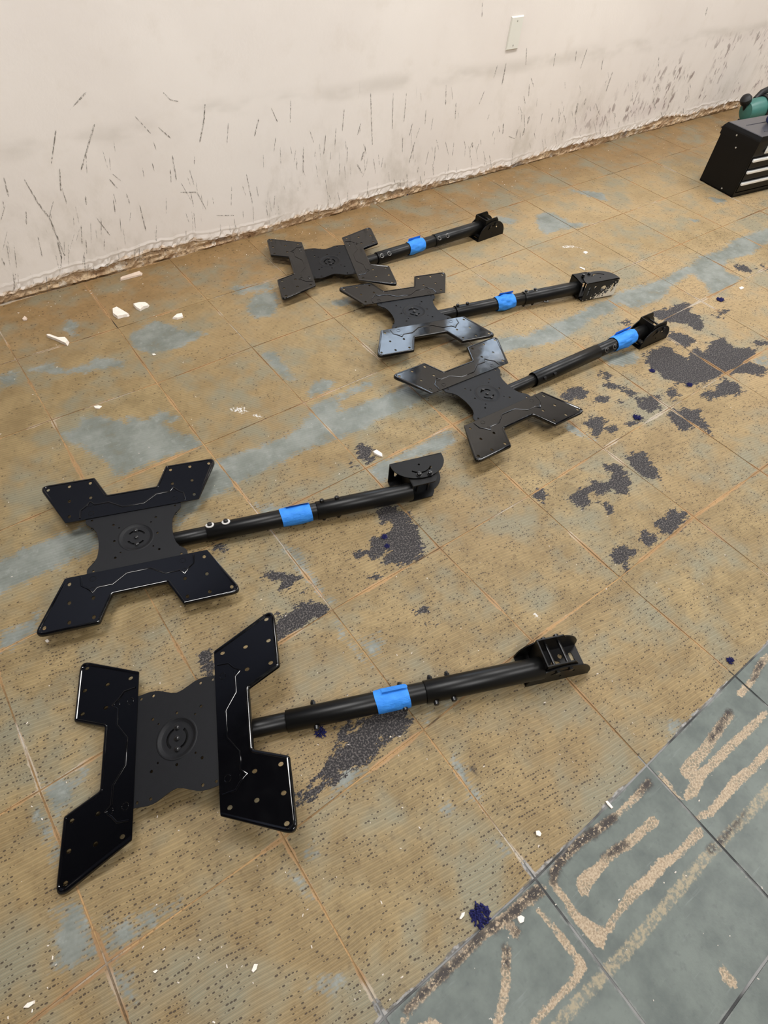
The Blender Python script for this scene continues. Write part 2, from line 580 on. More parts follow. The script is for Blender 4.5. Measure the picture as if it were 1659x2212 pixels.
def floor_material():
    n = NT('scraped_floor')
    P = n.pos()
    xyz = n.sep(P)
    rnd = n.new('ShaderNodeObjectInfo').outputs['Random']
    n1 = n.noise(P, 2.6, 2, 0.6)
    n2 = n.noise(P, 11, 4, 0.68)
    n3 = n.noise(P, 60, 3, 0.6)
    n4 = n.noise(P, 260, 2, 0.6)
    en = n.m('SUBTRACT', n.noise(P, 38, 4, 0.7), 0.5)
    en2 = n.m('SUBTRACT', n.noise(P, 130, 2, 0.6), 0.5)
    bright = n.ss(n2, 0.3, 0.72)
    tan = n.mix(bright, s2l(136, 114, 72), s2l(172, 148, 100))
    tan = n.mix(n.ss(n1, 0.4, 0.7, 0, 0.5), tan, s2l(148, 122, 80))
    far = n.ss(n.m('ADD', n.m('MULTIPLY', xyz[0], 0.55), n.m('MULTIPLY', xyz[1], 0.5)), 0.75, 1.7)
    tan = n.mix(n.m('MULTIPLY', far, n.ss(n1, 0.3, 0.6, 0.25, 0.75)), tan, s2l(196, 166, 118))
    # rusty brown wash along the wall
    yb = n.m('ADD', xyz[1], n.m('MULTIPLY', n.m('SUBTRACT', n1, 0.5), 0.55))
    tan = n.mix(n.m('MULTIPLY', n.ss(yb, 1.72, 2.1), 0.85), tan, n.mix(n.ss(n2, 0.3, 0.7), s2l(134, 100, 54), s2l(158, 122, 74)))
    tan = n.mix(n.ss(n3, 0.54, 0.72, 0, 0.5), tan, s2l(104, 80, 46))
    tan = n.mix(n.m('MULTIPLY', rnd, 0.22), tan, s2l(140, 108, 62))
    # grey green wash that shows through thin adhesive
    n5 = n.noise(P, 5.2, 3, 0.66, 0.0)
    tan = n.mix(n.ss(n5, 0.44, 0.68, 0, 0.72), tan, s2l(136, 136, 114))
    green = n.mix(n.ss(n2, 0.3, 0.7), s2l(115, 119, 107), s2l(147, 149, 137))
    green = n.mix(n.ss(en, 0.04, 0.22, 0, 0.5), green, s2l(166, 168, 156))
    green = n.mix(n.ss(n3, 0.55, 0.8, 0, 0.35), green, s2l(98, 106, 94))
    # trowel comb lines
    rp = n.mapv(P, (0, 0, math.radians(9.0)))
    warp = n.noise(P, 4.0, 2, 0.5, 0, 'Color')
    rv = n.new('ShaderNodeVectorMath', operation='ADD')
    n.put(rv.inputs[0], rp)
    sc = n.new('ShaderNodeVectorMath', operation='SCALE')
    n.put(sc.inputs[0], warp)
    sc.inputs['Scale'].default_value = 0.035
    n.put(rv.inputs[1], sc.outputs[0])
    r = n.sep(rv.outputs[0])
    row = n.m('DIVIDE', r[1], 0.0082)
    fr = n.m('FRACT', row)
    ridx = n.m('FLOOR', row)
    cent = n.m('ABSOLUTE', n.m('SUBTRACT', fr, 0.5))
    ridge = n.m('COSINE', n.m('MULTIPLY', row, 2 * math.pi))
    fine = n.m('COSINE', n.m('MULTIPLY', row, 4 * math.pi))
    # rows of dark pinholes
    CELL = 0.0062
    sc_ = n.m('DIVIDE', r[0], CELL)
    wn = n.new('ShaderNodeTexWhiteNoise', noise_dimensions='2D')
    n.put(wn.inputs['Vector'], n.comb(n.m('FLOOR', sc_), ridx, 0.0))
    wnc = n.sep(wn.outputs['Color'])
    dx = n.m('MULTIPLY', n.m('SUBTRACT', n.m('FRACT', sc_), 0.5), CELL)
    dy = n.m('MULTIPLY', n.m('SUBTRACT', fr, n.m('ADD', 0.40, n.m('MULTIPLY', wnc[2], 0.2))), 0.0082)
    dr2 = n.m('SQRT', n.m('ADD', n.m('MULTIPLY', n.m('MULTIPLY', dx, dx), 0.26), n.m('MULTIPLY', dy, dy)))
    dens = n.noise(P, 3.4, 2, 0.6)
    run = n.noise(n.comb(n.m('MULTIPLY', r[0], 22.0), n.m('MULTIPLY', ridx, 3.7), 0.0), 1.0, 1, 0.5)
    prob = n.m('MULTIPLY', n.attr('dots'), n.m('MULTIPLY', n.ss(dens, 0.28, 0.66, 0.25, 1.0), n.ss(run, 0.40, 0.62, 0.10, 0.95)))
    drad = n.m('MULTIPLY', n.m('ADD', 0.42, n.m('MULTIPLY', wnc[1], 0.95)), 0.00118)
    dots = n.m('MULTIPLY', n.m('LESS_THAN', wnc[0], prob), n.ss(n.m('SUBTRACT', dr2, drad), 0.0003, -0.0003))
    tan = n.mix(n.m('MULTIPLY', n.ss(ridge, -0.2, 0.9), 0.26), tan, s2l(92, 76, 48))
    tan = n.mix(n.m('MULTIPLY', n.ss(fine, 0.3, 1.0), 0.20), tan, s2l(206, 182, 138))
    tan = n.mix(n.m('MULTIPLY', dots, 0.88), tan, s2l(60, 44, 28))
    # edge noise shared by the marks
    comb_e = n.m('MULTIPLY', ridge, 0.004)
    gm = n.ss(n.m('ADD', n.m('ADD', n.attr('green'), n.m('MULTIPLY', en, 0.07)), comb_e), -0.008, 0.012)
    gm = n.m('MULTIPLY', gm, n.ss(n2, 0.22, 0.44, 0.5, 1.0))
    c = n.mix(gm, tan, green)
    # bare grey tiles
    grey = n.mix(n.ss(n2, 0.3, 0.7), s2l(90, 97, 90), s2l(114, 121, 111))
    grey = n.mix(n.ss(n3, 0.55, 0.75, 0, 0.4), grey, s2l(78, 85, 80))
    grey = n.mix(n.ss(n.noise(n.mapv(P, (0, 0, 0.7), (1, 9, 1)), 9, 3, 0.6), 0.62, 0.8, 0, 0.35), grey, s2l(150, 156, 150))
    gt = n.attr('bare')
    c = n.mix(gt, c, grey)
    # adhesive trails
    st = n.ss(n.m('ADD', n.attr('stripe'), n.m('MULTIPLY', en2, 0.012)), -0.002, 0.003)
    c = n.mix(n.m('MULTIPLY', st, n.ss(n.m('ADD', en2, n.m('MULTIPLY', en, 0.6)), -0.14, 0.14, 0.15, 0.85)), c, s2l(172, 156, 122))
    tm = n.ss(n.m('ADD', n.attr('trail'), n.m('MULTIPLY', en2, 0.010)), -0.0015, 0.0015)
    cell = n.vor(P, 150, 'DISTANCE_TO_EDGE')
    cellm = n.m('MULTIPLY', n.ss(cell, 0.10, 0.17), n.ss(n2, 0.44, 0.56))
    trailc = n.mix(n.ss(n4, 0.35, 0.65), s2l(158, 136, 106), s2l(194, 172, 140))
    trailc = n.mix(n.m('MULTIPLY', cellm, 0.75), trailc, s2l(118, 112, 92))
    c = n.mix(tm, c, trailc)
    sp = n.m('ADD', n.noise(P, 170, 2, 0.7), n.m('MULTIPLY', en, 0.5))
    bm_ = n.m('MULTIPLY', n.ss(n.m('ADD', n.attr('black'), n.m('MULTIPLY', en, 0.02)), -0.006, 0.006), n.ss(sp, 0.36, 0.47))
    c = n.mix(bm_, c, s2l(46, 36, 30))
    # charcoal backing left on the floor
    jag = n.m('SUBTRACT', n.noise(n.mapv(P, (0, 0, math.radians(9)), (1, 1.6, 1)), 24, 5, 0.78), 0.5)
    ch = n.ss(n.m('ADD', n.m('ADD', n.attr('charcoal'), n.m('MULTIPLY', jag, 0.11)), n.m('MULTIPLY', ridge, 0.002)), -0.001, 0.001)
    chc = n.mix(n.ss(n4, 0.46, 0.66), s2l(46, 43, 43), s2l(108, 101, 95))
    chc = n.mix(n.ss(n2, 0.64, 0.72, 0, 0.4), chc, s2l(40, 42, 74))
    c = n.mix(ch, c, chc)
    # stray charcoal flecks
    fl_ = n.m('MULTIPLY', n.ss(jag, 0.235, 0.25), n.ss(dens, 0.48, 0.60))
    c = n.mix(n.m('MULTIPLY', fl_, n.m('SUBTRACT', 1.0, gt)), c, s2l(64, 56, 50))
    # white scuffs and specks
    wm = n.m('MULTIPLY', n.ss(n.m('ADD', n.attr('white'), n.m('MULTIPLY', en2, 0.03)), -0.003, 0.006), n.ss(en2, -0.08, 0.06))
    c = n.mix(wm, c, s2l(232, 226, 214))
    sv = n.vor(P, 46, 'F1', 'Distance')
    svc = n.sep(n.vor(P, 46, 'F1', 'Color'))
    spk = n.m('MULTIPLY', n.m('LESS_THAN', sv, n.m('MULTIPLY', svc[1], 0.09)), n.m('GREATER_THAN', svc[0], 0.93))
    c = n.mix(n.m('MULTIPLY', spk, 0.85), c, s2l(226, 214, 190))
    # joint edges: tile uv gives the distance to the edge
    uv = n.sep(n.new('ShaderNodeUVMap', uv_map='tile').outputs[0])
    eu = n.m('MINIMUM', uv[0], n.m('SUBTRACT', 1.0, uv[0]))
    ev = n.m('MINIMUM', uv[1], n.m('SUBTRACT', 1.0, uv[1]))
    ed = n.m('MULTIPLY', n.m('MINIMUM', eu, ev), 0.333)
    jn = n.noise(P, 7.0, 2, 0.6)
    jw = n.m('MULTIPLY', n.ss(jn, 0.38, 0.70), 0.0068)
    jm = n.m('MULTIPLY', n.ss(n.m('SUBTRACT', n.m('ADD', ed, n.m('MULTIPLY', en2, 0.006)), jw), 0.0012, -0.0012), n.m('SUBTRACT', 1.0, n.m('MULTIPLY', gt, 0.75)))
    jcol = n.mix(n.ss(n1, 0.42, 0.6), s2l(186, 146, 98), s2l(160, 122, 78))
    jcol = n.mix(n.ss(n.noise(P, 4.1, 1, 0.5), 0.56, 0.64, 0, 0.85), jcol, s2l(192, 178, 154))
    jcol = n.mix(n.m('LESS_THAN', xyz[1], -0.065), jcol, n.mix(n.ss(n3, 0.4, 0.6), s2l(90, 88, 84), s2l(168, 164, 156)))
    c = n.mix(n.m('MULTIPLY', jm, n.ss(n3, 0.25, 0.5, 0.45, 0.92)), c, jcol)
    # relief
    hgt = n.m('MULTIPLY', n.m('ADD', n.m('MULTIPLY', ridge, 0.5), n.m('MULTIPLY', n3, 1.2)), n.m('SUBTRACT', 1.0, gt))
    hgt = n.m('ADD', hgt, n.m('MULTIPLY', n4, 0.6))
    nm = n.bump(hgt, 0.5, 0.0007)
    c = n.mix(1.0, c, FLOOR_GAIN, 'MULTIPLY')
    rough = n.mix(n.m('MAXIMUM', gm, gt), (0.62, 0.62, 0.62), (0.46, 0.46, 0.46))
    rough = n.mix(ch, rough, (0.85, 0.85, 0.85))
    return n.out(c, rough, 0.0, nm, 0.42)


def joint_material():
    n = NT('joint_filler')
    P = n.pos()
    c = n.mix(n.ss(n.noise(P, 5.0, 3), 0.42, 0.6), s2l(196, 158, 108), s2l(146, 116, 78))
    c = n.mix(n.ss(n.noise(P, 3.7, 2, 0.5, 0.3), 0.57, 0.64), c, s2l(196, 184, 164))
    c = n.mix(n.ss(n.noise(P, 2.9, 3, 0.6), 0.58, 0.66), c, s2l(58, 52, 46))
    c = n.mix(n.ss(n.noise(P, 140, 3), 0.5, 0.7, 0, 0.6), c, s2l(88, 68, 44))
    yy = n.sep(P)[1]
    c = n.mix(n.m('LESS_THAN', yy, -0.07), c, n.mix(n.ss(n.noise(P, 9, 3), 0.4, 0.6), s2l(70, 70, 68), s2l(150, 148, 142)))
    c = n.mix(1.0, c, FLOOR_GAIN, 'MULTIPLY')
    return n.out(c, 0.85, 0, n.bump(n.noise(P, 200, 3), 0.5, 0.001), 0.25)


M_FLOOR = floor_material()
M_JOINT = joint_material()

# ------------------------------------------------------------------ floor and its tiles
fb = MB()
fb.box((-3.2, -4.2, -0.06), (7.4, WALL_Y + 0.25, -0.0012))
floor = obj('floor', fb.build('floor'), M_JOINT, kind='structure')
floor['label'] = 'old tiled floor covered with tan scraped adhesive'
TO = np.array([0.69406, 0.5747])
DA = np.array([0.01281, -0.99992])
DB = np.array([0.99992, 0.01281])
TS = 0.333
SEEN = {(0, 0): (950, 1184), (1, 0): (1150, 1385), (1, 1): (1339, 1248), (0, 1): (1142, 1072), (0, 2): (1303, 969), (1, 2): (1499, 1117), (2, 1): (1587, 1460), (2, 0): (1397, 1653), (2, -1): (1156, 1898), (2, -2): (830, 2198), (0, -1): (718, 1318), (1, -1): (915, 1577), (-2, -1): (441, 961), (-3, -1): (340, 828), (1, -2): (612, 1810), (1, -3): (230, 2082), (0, -3): (86, 1708), (-3, -2): (112, 907), (-4, -2): (36, 777)}
rng = random.Random(4)


def corner(a, b):
    if (a, b) in SEEN:
        return fl(*SEEN[(a, b)])[:2]
    return TO + TS * (a * DA + b * DB)


tiles = []
allP = []
for a in range(-5, 8):
    for b in range(-6, 16):
        q = [corner(a, b), corner(a, b + 1), corner(a + 1, b + 1), corner(a + 1, b)]
        if all(p[1] > WALL_Y + 0.02 for p in q):
            continue
        # wholly outside the picture and not next to it: the base slab goes on there
        px = [pix((p[0], p[1], 0)) for p in q]
        cam_front = [(RW.T @ (np.array([p[0], p[1], -CAM_H])))[2] for p in q]
        if max(cam_front) < 0.2:
            continue
        if min(cam_front) > 0.2 and (max(v[0] for v in px) < -700 or min(v[0] for v in px) > 3300 or min(v[1] for v in px) > 3300):
            continue
        bare = a >= 2
        cy = np.mean([p[1] for p in q])
        dist = np.hypot(np.mean([p[0] for p in q]), cy)
        nn = 34 if bare and dist < 1.6 else (22 if dist < 1.9 else (16 if dist < 2.8 else 10))
        g = 0.0016 if not bare else 0.0022
        gx = g / TS
        uvs = []
        P = []
        for i in range(nn + 1):
            for j in range(nn + 1):
                u, v = j / nn, i / nn
                uu, vv = gx + u * (1 - 2 * gx), gx + v * (1 - 2 * gx)
                p = q[0] * (1 - uu) * (1 - vv) + q[1] * uu * (1 - vv) + q[2] * uu * vv + q[3] * (1 - uu) * vv
                P.append(p)
                uvs.append((uu, vv))
        tiles.append((a, b, nn, np.array(P), uvs, bare, q))
        allP.append(np.array(P))
cat = np.concatenate(allP)
A_green = field(cat, GREEN_W)
A_char = field(cat, CHAR_W)
A_trail = field(cat, (), TAN)
A_black = field(cat, (), BLACK)
A_stripe = field(cat, (), STRIPE)
A_white = field(cat, (), WHITE)
k0 = 0
for (a, b, nn, P, uvs, bare, q) in tiles:
    N = len(P)
    sl = slice(k0, k0 + N)
    k0 += N
    cx, cy = P.mean(0)
    dz = rng.uniform(-0.0004, 0.0004)
    tx, ty = rng.uniform(-0.0012, 0.0012), rng.uniform(-0.0012, 0.0012)
    over = (P[:, 1] > WALL_Y + 0.012)
    Z = dz + (P[:, 0] - cx) * tx + (P[:, 1] - cy) * ty
    verts = [(P[i, 0] - cx, min(P[i, 1], WALL_Y + 0.011) - cy, Z[i]) for i in range(N)]
    faces = []
    fuv = []
    for i in range(nn):
        for j in range(nn):
            f = (i * (nn + 1) + j, (i + 1) * (nn + 1) + j, (i + 1) * (nn + 1) + j + 1, i * (nn + 1) + j + 1)
            if over[f[0]] and over[f[1]] and over[f[2]] and over[f[3]]:
                continue
            faces.append(f)
    # tile edge walls down into the joint
    rim = [j for j in range(nn + 1)] + [i * (nn + 1) + nn for i in range(1, nn + 1)] + [nn * (nn + 1) + j for j in range(nn - 1, -1, -1)] + [i * (nn + 1) for i in range(nn - 1, 0, -1)]
    m0 = len(verts)
    for r_ in rim:
        x, y, z = verts[r_]
        verts.append((x, y, -0.0016))
        uvs.append(uvs[r_])
    for k in range(len(rim)):
        k2 = (k + 1) % len(rim)
        faces.append((rim[k], rim[k2], m0 + k2, m0 + k))
    me = mesh('floor_tile', verts, faces)
    for nm_, A in (('green', A_green), ('charcoal', A_char), ('trail', A_trail), ('black', A_black), ('stripe', A_stripe), ('white', A_white)):
        at = me.attributes.new(nm_, 'FLOAT', 'POINT')
        vals = np.zeros(len(verts), np.float32)
        vals[:N] = A[sl]
        vals[N:] = A[sl][rim]
        at.data.foreach_set('value', vals)
    at = me.attributes.new('bare', 'FLOAT', 'POINT')
    at.data.foreach_set('value', np.full(len(verts), 1.0 if bare else 0.0, np.float32))
    at = me.attributes.new('dots', 'FLOAT', 'POINT')
    # the comb marks carry many more pinholes on the near side of the scraped band
    wgt = 1 / (1 + np.exp(-((0.98 + 0.13 * P[:, 0]) - P[:, 1]) / 0.05))
    dots = np.concatenate([wgt, wgt[rim]]) * 0.82 + 0.18
    at.data.foreach_set('value', dots.astype(np.float32))
    uvl = me.uv_layers.new(name='tile')
    li = np.zeros(len(me.loops), np.int32)
    me.loops.foreach_get('vertex_index', li)
    uvl.data.foreach_set('uv', np.array(uvs, np.float32)[li].ravel())
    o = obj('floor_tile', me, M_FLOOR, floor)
    o.location = (cx, cy, 0)


# ------------------------------------------------------------------ room shell
def wall_material():
    n = NT('scuffed_plaster')
    P = n.pos()
    x = n.sep(P)
    n1 = n.noise(P, 1.3, 4, 0.55)
    n2 = n.noise(P, 9, 5, 0.6)
    c = n.mix(n.ss(n1, 0.3, 0.7), s2l(229, 221, 214), s2l(238, 231, 224))
    c = n.mix(n.ss(n2, 0.52, 0.8, 0, 0.35), c, s2l(218, 208, 196))
    low = n.ss(x[2], 0.52, 0.10)
    # long faint smudge running along the wall
    zb = n.m('SUBTRACT', n.m('SUBTRACT', x[2], 0.455), n.m('MULTIPLY', n.m('SUBTRACT', n1, 0.5), 0.12))
    band = n.m('MULTIPLY', n.ss(n.m('ABSOLUTE', zb), 0.045, 0.0), n.ss(n.noise(n.mapv(P, (0, 0, 0), (1.0, 1, 2.5)), 4, 3, 0.6), 0.36, 0.64))
    c = n.mix(n.m('MULTIPLY', band, 0.30), c, s2l(176, 168, 156))
    # grey rubbing low on the wall
    rub = n.m('MULTIPLY', low, n.ss(n.noise(n.mapv(P, (0, 0, 0), (1, 1, 0.6)), 5.5, 5, 0.7), 0.48, 0.74))
    c = n.mix(n.m('MULTIPLY', rub, 0.45), c, s2l(184, 175, 160))
    # fine upright scratches
    sv = n.noise(n.mapv(P, (0, math.radians(6), 0), (90, 1, 7)), 1.0, 4, 0.7)
    scr = n.m('MULTIPLY', n.ss(sv, 0.665, 0.72), n.m('MULTIPLY', n.ss(n.noise(P, 3.3, 3), 0.46, 0.62), n.ss(x[2], 0.56, 0.34)))
    c = n.mix(n.m('MULTIPLY', scr, 0.40), c, s2l(120, 112, 102))
    # brownish purple dabs towards the right
    reg = n.m('MULTIPLY', n.ss(x[0], 2.55, 3.5), n.m('MULTIPLY', n.ss(x[2], 0.07, 0.13), n.ss(n.m('SUBTRACT', x[2], n.m('MULTIPLY', n.ss(x[0], 2.8, 4.2), 0.20)), 0.27, 0.14)))
    dvec = n.mapv(P, (0, math.radians(-24), 0), (1.0, 1.0, 0.5))
    clump = n.noise(P, 4.2, 2, 0.6)
    dab = n.m('MULTIPLY', n.ss(n.noise(dvec, 46, 2, 0.5), 0.55, 0.64), n.m('MULTIPLY', reg, n.ss(n.m('ADD', clump, n.m('MULTIPLY', n.noise(dvec, 11, 1), 0.5)), 0.66, 0.82)))
    c = n.mix(n.m('MULTIPLY', dab, 0.72), c, s2l(112, 90, 84))
    c = n.mix(n.m('MULTIPLY', n.m('MULTIPLY', reg, n.ss(clump, 0.48, 0.62)), 0.28), c, s2l(190, 172, 172))
    # broken skirting line: bare plaster shows through
    eg = n.m('ADD', n.attr('edge'), n.m('MULTIPLY', n.m('SUBTRACT', n.noise(P, 30, 5, 0.7), 0.5), 0.05))
    em = n.m('MULTIPLY', n.ss(eg, 0.014, 0.004), n.ss(n.noise(P, 6, 3), 0.40, 0.56))
    c = n.mix(n.m('MULTIPLY', em, 0.8), c, n.mix(n.ss(n.noise(P, 90, 4, 0.7), 0.4, 0.62), s2l(176, 142, 104), s2l(222, 200, 172)))
    h = n.m('ADD', n.m('MULTIPLY', n.noise(P, 90, 3, 0.6), 1.0), n.m('MULTIPLY', n.noise(P, 14, 3), 2.0))
    return n.out(c, 0.72, 0, n.bump(h, 0.35, 0.0012), 0.3)


def masonry_material():
    n = NT('bare_masonry')
    P = n.pos()
    c = n.mix(n.ss(n.noise(P, 12, 5, 0.7), 0.35, 0.62), s2l(168, 136, 104), s2l(216, 190, 156))
    c = n.mix(n.ss(n.noise(P, 70, 4, 0.7), 0.54, 0.66, 0, 0.85), c, s2l(112, 90, 72))
    c = n.mix(n.ss(n.noise(P, 22, 4, 0.7), 0.54, 0.66), c, s2l(232, 220, 204))
    c = n.mix(n.ss(n.noise(P, 4.5, 2), 0.60, 0.66, 0, 0.7), c, s2l(140, 138, 138))
    return n.out(c, 0.9, 0, n.bump(n.noise(P, 120, 5, 0.7), 0.9, 0.004), 0.2)


M_WALL = wall_material()
M_MASON = masonry_material()
M_DARKWALL = simple('dark_blue_grey_paint', (100, 108, 130), 0.7, nscale=3)
M_CREAM = simple('cream_paint', (226, 218, 208), 0.75, nscale=2)
M_CEIL = simple('dark_ceiling_paint', (64, 66, 72), 0.8, nscale=2)
M_WHITEWALL = simple('off_white_paint', (196, 188, 178), 0.75, nscale=2)


def vnoise(seed, step):
    r = np.random.RandomState(seed)
    v = r.rand(4000)

    def f(x):
        x = (np.asarray(x, float) + 20) / step
        i = np.floor(x).astype(int)
        t = x - i
        t = t * t * (3 - 2 * t)
        return v[i] * (1 - t) + v[i + 1] * t
    return f


nA, nB, nC = vnoise(1, 0.35), vnoise(2, 0.075), vnoise(3, 0.016)
xs = np.concatenate([np.arange(-3.2, -0.2, 0.25), np.arange(-0.2, 5.4, 0.011), np.arange(5.4, 7.5, 0.25)])
zb = 0.014 + 0.034 * np.clip(nA(xs) * 1.5 - 0.35, 0, 1) + 0.018 * (nB(xs)) * nA(xs + 3) + 0.008 * (nC(xs) - 0.3)
zb = np.clip(zb, 0.004, 0.07)
WTOP = 0.92
WLOW = 0.765
WX0, WX1 = 1.40, 3.15
rows = [(0.0, 0.011), (0.0, 0.0025), (0.004, 0.0), (0.012, 0.0), (0.026, 0.0), (0.033, -0.0028), (0.042, 0.0), (0.08, 0.0), (0.2, 0.0), (None, 0.0)]
V, Fc, edge = [], [], []
for i, x in enumerate(xs):
    for k, (dzz, back) in enumerate(rows):
        z = (WLOW if WX0 < x < WX1 else WTOP) if dzz is None else zb[i] + dzz
        jit = 0.0
        if k == 5:
            jit = 0.0028 - 0.0018 * max(0.0, float(nA(x * 1.6 + 7)) * 1.4 - 0.5)
        if k in (1, 2, 3):
            jit = (nC(x * 1.7 + k * 0.37) - 0.5) * 0.006
        V.append((x, WALL_Y + back + jit, z + (jit * 0.8 if k in (2, 3) else 0)))
        edge.append(0 if dzz is None else dzz) if dzz is not None else edge.append(0.5)
K = len(rows)
for i in range(len(xs) - 1):
    for k in range(K - 1):
        a0 = i * K + k
        Fc.append((a0, a0 + K, a0 + K + 1, a0 + 1))
me = mesh('wall_back', V, Fc)
at = me.attributes.new('edge', 'FLOAT', 'POINT')
at.data.foreach_set('value', np.array(edge, np.float32))
wall_back = obj('wall_back', me, M_WALL, kind='structure', label='scuffed cream plaster wall behind the mounts')
# bare masonry course showing under the broken plaster edge
V, Fc = [], []
zz = [-0.002, 0.008, 0.018, 0.03, 0.045, 0.06, 0.085]
for i, x in enumerate(xs):
    for k, z in enumerate(zz):
        r1, r2 = nC(x * 1.3 + k * 1.9), nB(x * 1.1 + k * 0.83)
        V.append((x, WALL_Y + 0.0125 - 0.007 * r1 * (k < 6) - 0.006 * r2 * (k < 5) + (0.006 if k == 0 else 0), z))
for i in range(len(xs) - 1):
    for k in range(len(zz) - 1):
        a0 = i * len(zz) + k
        Fc.append((a0, a0 + len(zz), a0 + len(zz) + 1, a0 + 1))
obj('trim_1', mesh('trim_1', V, Fc), M_MASON, kind='structure', label='bare crumbling masonry edge along the wall foot')
# upper wall with two windows (above the picture; their light shows in the glossy plates)
WIN = [(1.50, 2.10, 0.785, 1.52), (2.24, 2.60, 0.785, 1.16), (2.68, 3.10, 0.785, 1.60)]
WZ = 1.62
wb = MB()
yA, yB = WALL_Y, WALL_Y + 0.16
XD = 0.95
obj('wall_left_end', MB().box((-3.2, yA, WTOP), (XD, yB, 3.0)).build('wall_left_end'), M_DARKWALL, kind='structure', label='dark painted part of the upper wall')
wb.box((XD, yA, WTOP), (WX0, yB, WZ)).box((WX1, yA, WTOP), (7.4, yB, WZ)).box((XD, yA, WZ), (7.4, yB, 3.0))
xe = [WX0] + [v for w in WIN for v in w[:2]] + [WX1]
for i in range(0, len(xe), 2):
    wb.box((xe[i], yA, WLOW), (xe[i + 1], yB, WZ))
for (x0, x1, z0, z1) in WIN:
    wb.box((x0, yA, WLOW), (x1, yB, z0)).box((x0, yA, z1), (x1, yB, WZ))
obj('wall_upper', wb.build('wall_upper'), M_CREAM, kind='structure', label='cream upper wall with three small windows')
M_FRAME = simple('window_frame_paint', (90, 92, 96), 0.4)
ng = NT('window_glass')
tr = ng.new('ShaderNodeBsdfTransparent')
gl = ng.new('ShaderNodeBsdfGlossy')
gl.inputs['Roughness'].default_value = 0.02
mx = ng.new('ShaderNodeMixShader')
mx.inputs[0].default_value = 0.08
ng.t.links.new(tr.outputs[0], mx.inputs[1])
ng.t.links.new(gl.outputs[0], mx.inputs[2])
ng.t.links.new(mx.outputs[0], ng.t.nodes['Material Output'].inputs[0])
for i, (x0, x1, z0, z1) in enumerate(WIN):
    b = MB()
    t = 0.022
    y0, y1 = WALL_Y + 0.02, WALL_Y + 0.07
    b.box((x0, y0, z0), (x0 + t, y1, z1)).box((x1 - t, y0, z0), (x1, y1, z1)).box((x0 + t, y0, z0), (x1 - t, y1, z0 + t)).box((x0 + t, y0, z1 - t), (x1 - t, y1, z1))
    wo = obj('window_%d' % (i + 1), b.build('window_frame'), M_FRAME, kind='structure', label='small window in the upper wall')
    obj('pane', MB().box((x0 + t, y0 + 0.02, z0 + t), (x1 - t, y0 + 0.026, z1 - t)).build('pane'), ng.mat, wo)
obj('wall_left', MB().box((-3.2, -4.2, -0.0012), (-3.05, WALL_Y, 3.0)).build('wall_left'), M_WHITEWALL, kind='structure', label='off white side wall')
obj('wall_right', MB().box((7.25, -4.2, -0.0012), (7.4, WALL_Y, 3.0)).build('wall_right'), M_WHITEWALL, kind='structure', label='off white side wall')
obj('wall_front', MB().box((-3.05, -4.2, -0.0012), (7.25, -4.05, 3.0)).build('wall_front'), M_WHITEWALL, kind='structure', label='off white wall behind the camera')
obj('ceiling', MB().box((-3.2, -4.2, 3.0), (7.4, WALL_Y + 0.16, 3.1)).build('ceiling'), M_CEIL, kind='structure', label='dark painted ceiling')
M_HOUS = simple('lamp_housing_white', (225, 225, 222), 0.4)
nd = NT('lamp_diffuser')
nd.put(nd.b.inputs['Emission Color'], LAMP_C + (1,))
nd.put(nd.b.inputs['Emission Strength'], 3.0)
nd.mat.cycles.emission_sampling = 'NONE'
nd.out((0.9, 0.9, 0.88), 0.5)
for i, (lx, ly) in enumerate(LAMPS):
    side = 'over the wall side' if ly > 0 else 'behind the camera'
    which = {0.1: 'left', 2.5: 'middle', 4.9: 'right'}[lx]
    r = obj('ceiling_light', None, label='white ceiling light panel %s, %s of three' % (side, which), category='ceiling light', group='ceiling light panels')
    r.location = (lx, ly, 3.0)
    obj('housing', MB().box((-0.62, -0.30, -0.06), (0.62, 0.30, -0.0005), bev=0.006).build('housing'), M_HOUS, r)
    obj('diffuser', MB().box((-0.58, -0.26, -0.066), (0.58, 0.26, -0.058)).build('diffuser'), nd.mat, r)


# ------------------------------------------------------------------ scuffs on the wall (thin smears of dirt)
def scuff_material():
    n = NT('wall_scuff')
    P = n.pos()
    n.out(n.mix(n.noise(P, 40, 3), s2l(88, 82, 76), s2l(146, 138, 126)), 0.8)
    a = n.ss(n.noise(n.mapv(P, (0, 0, 0), (3, 1, 1)), 110, 4, 0.7), 0.38, 0.62, 0.0, 0.72)
    n.put(n.b.inputs['Alpha'], a)
    return n.mat


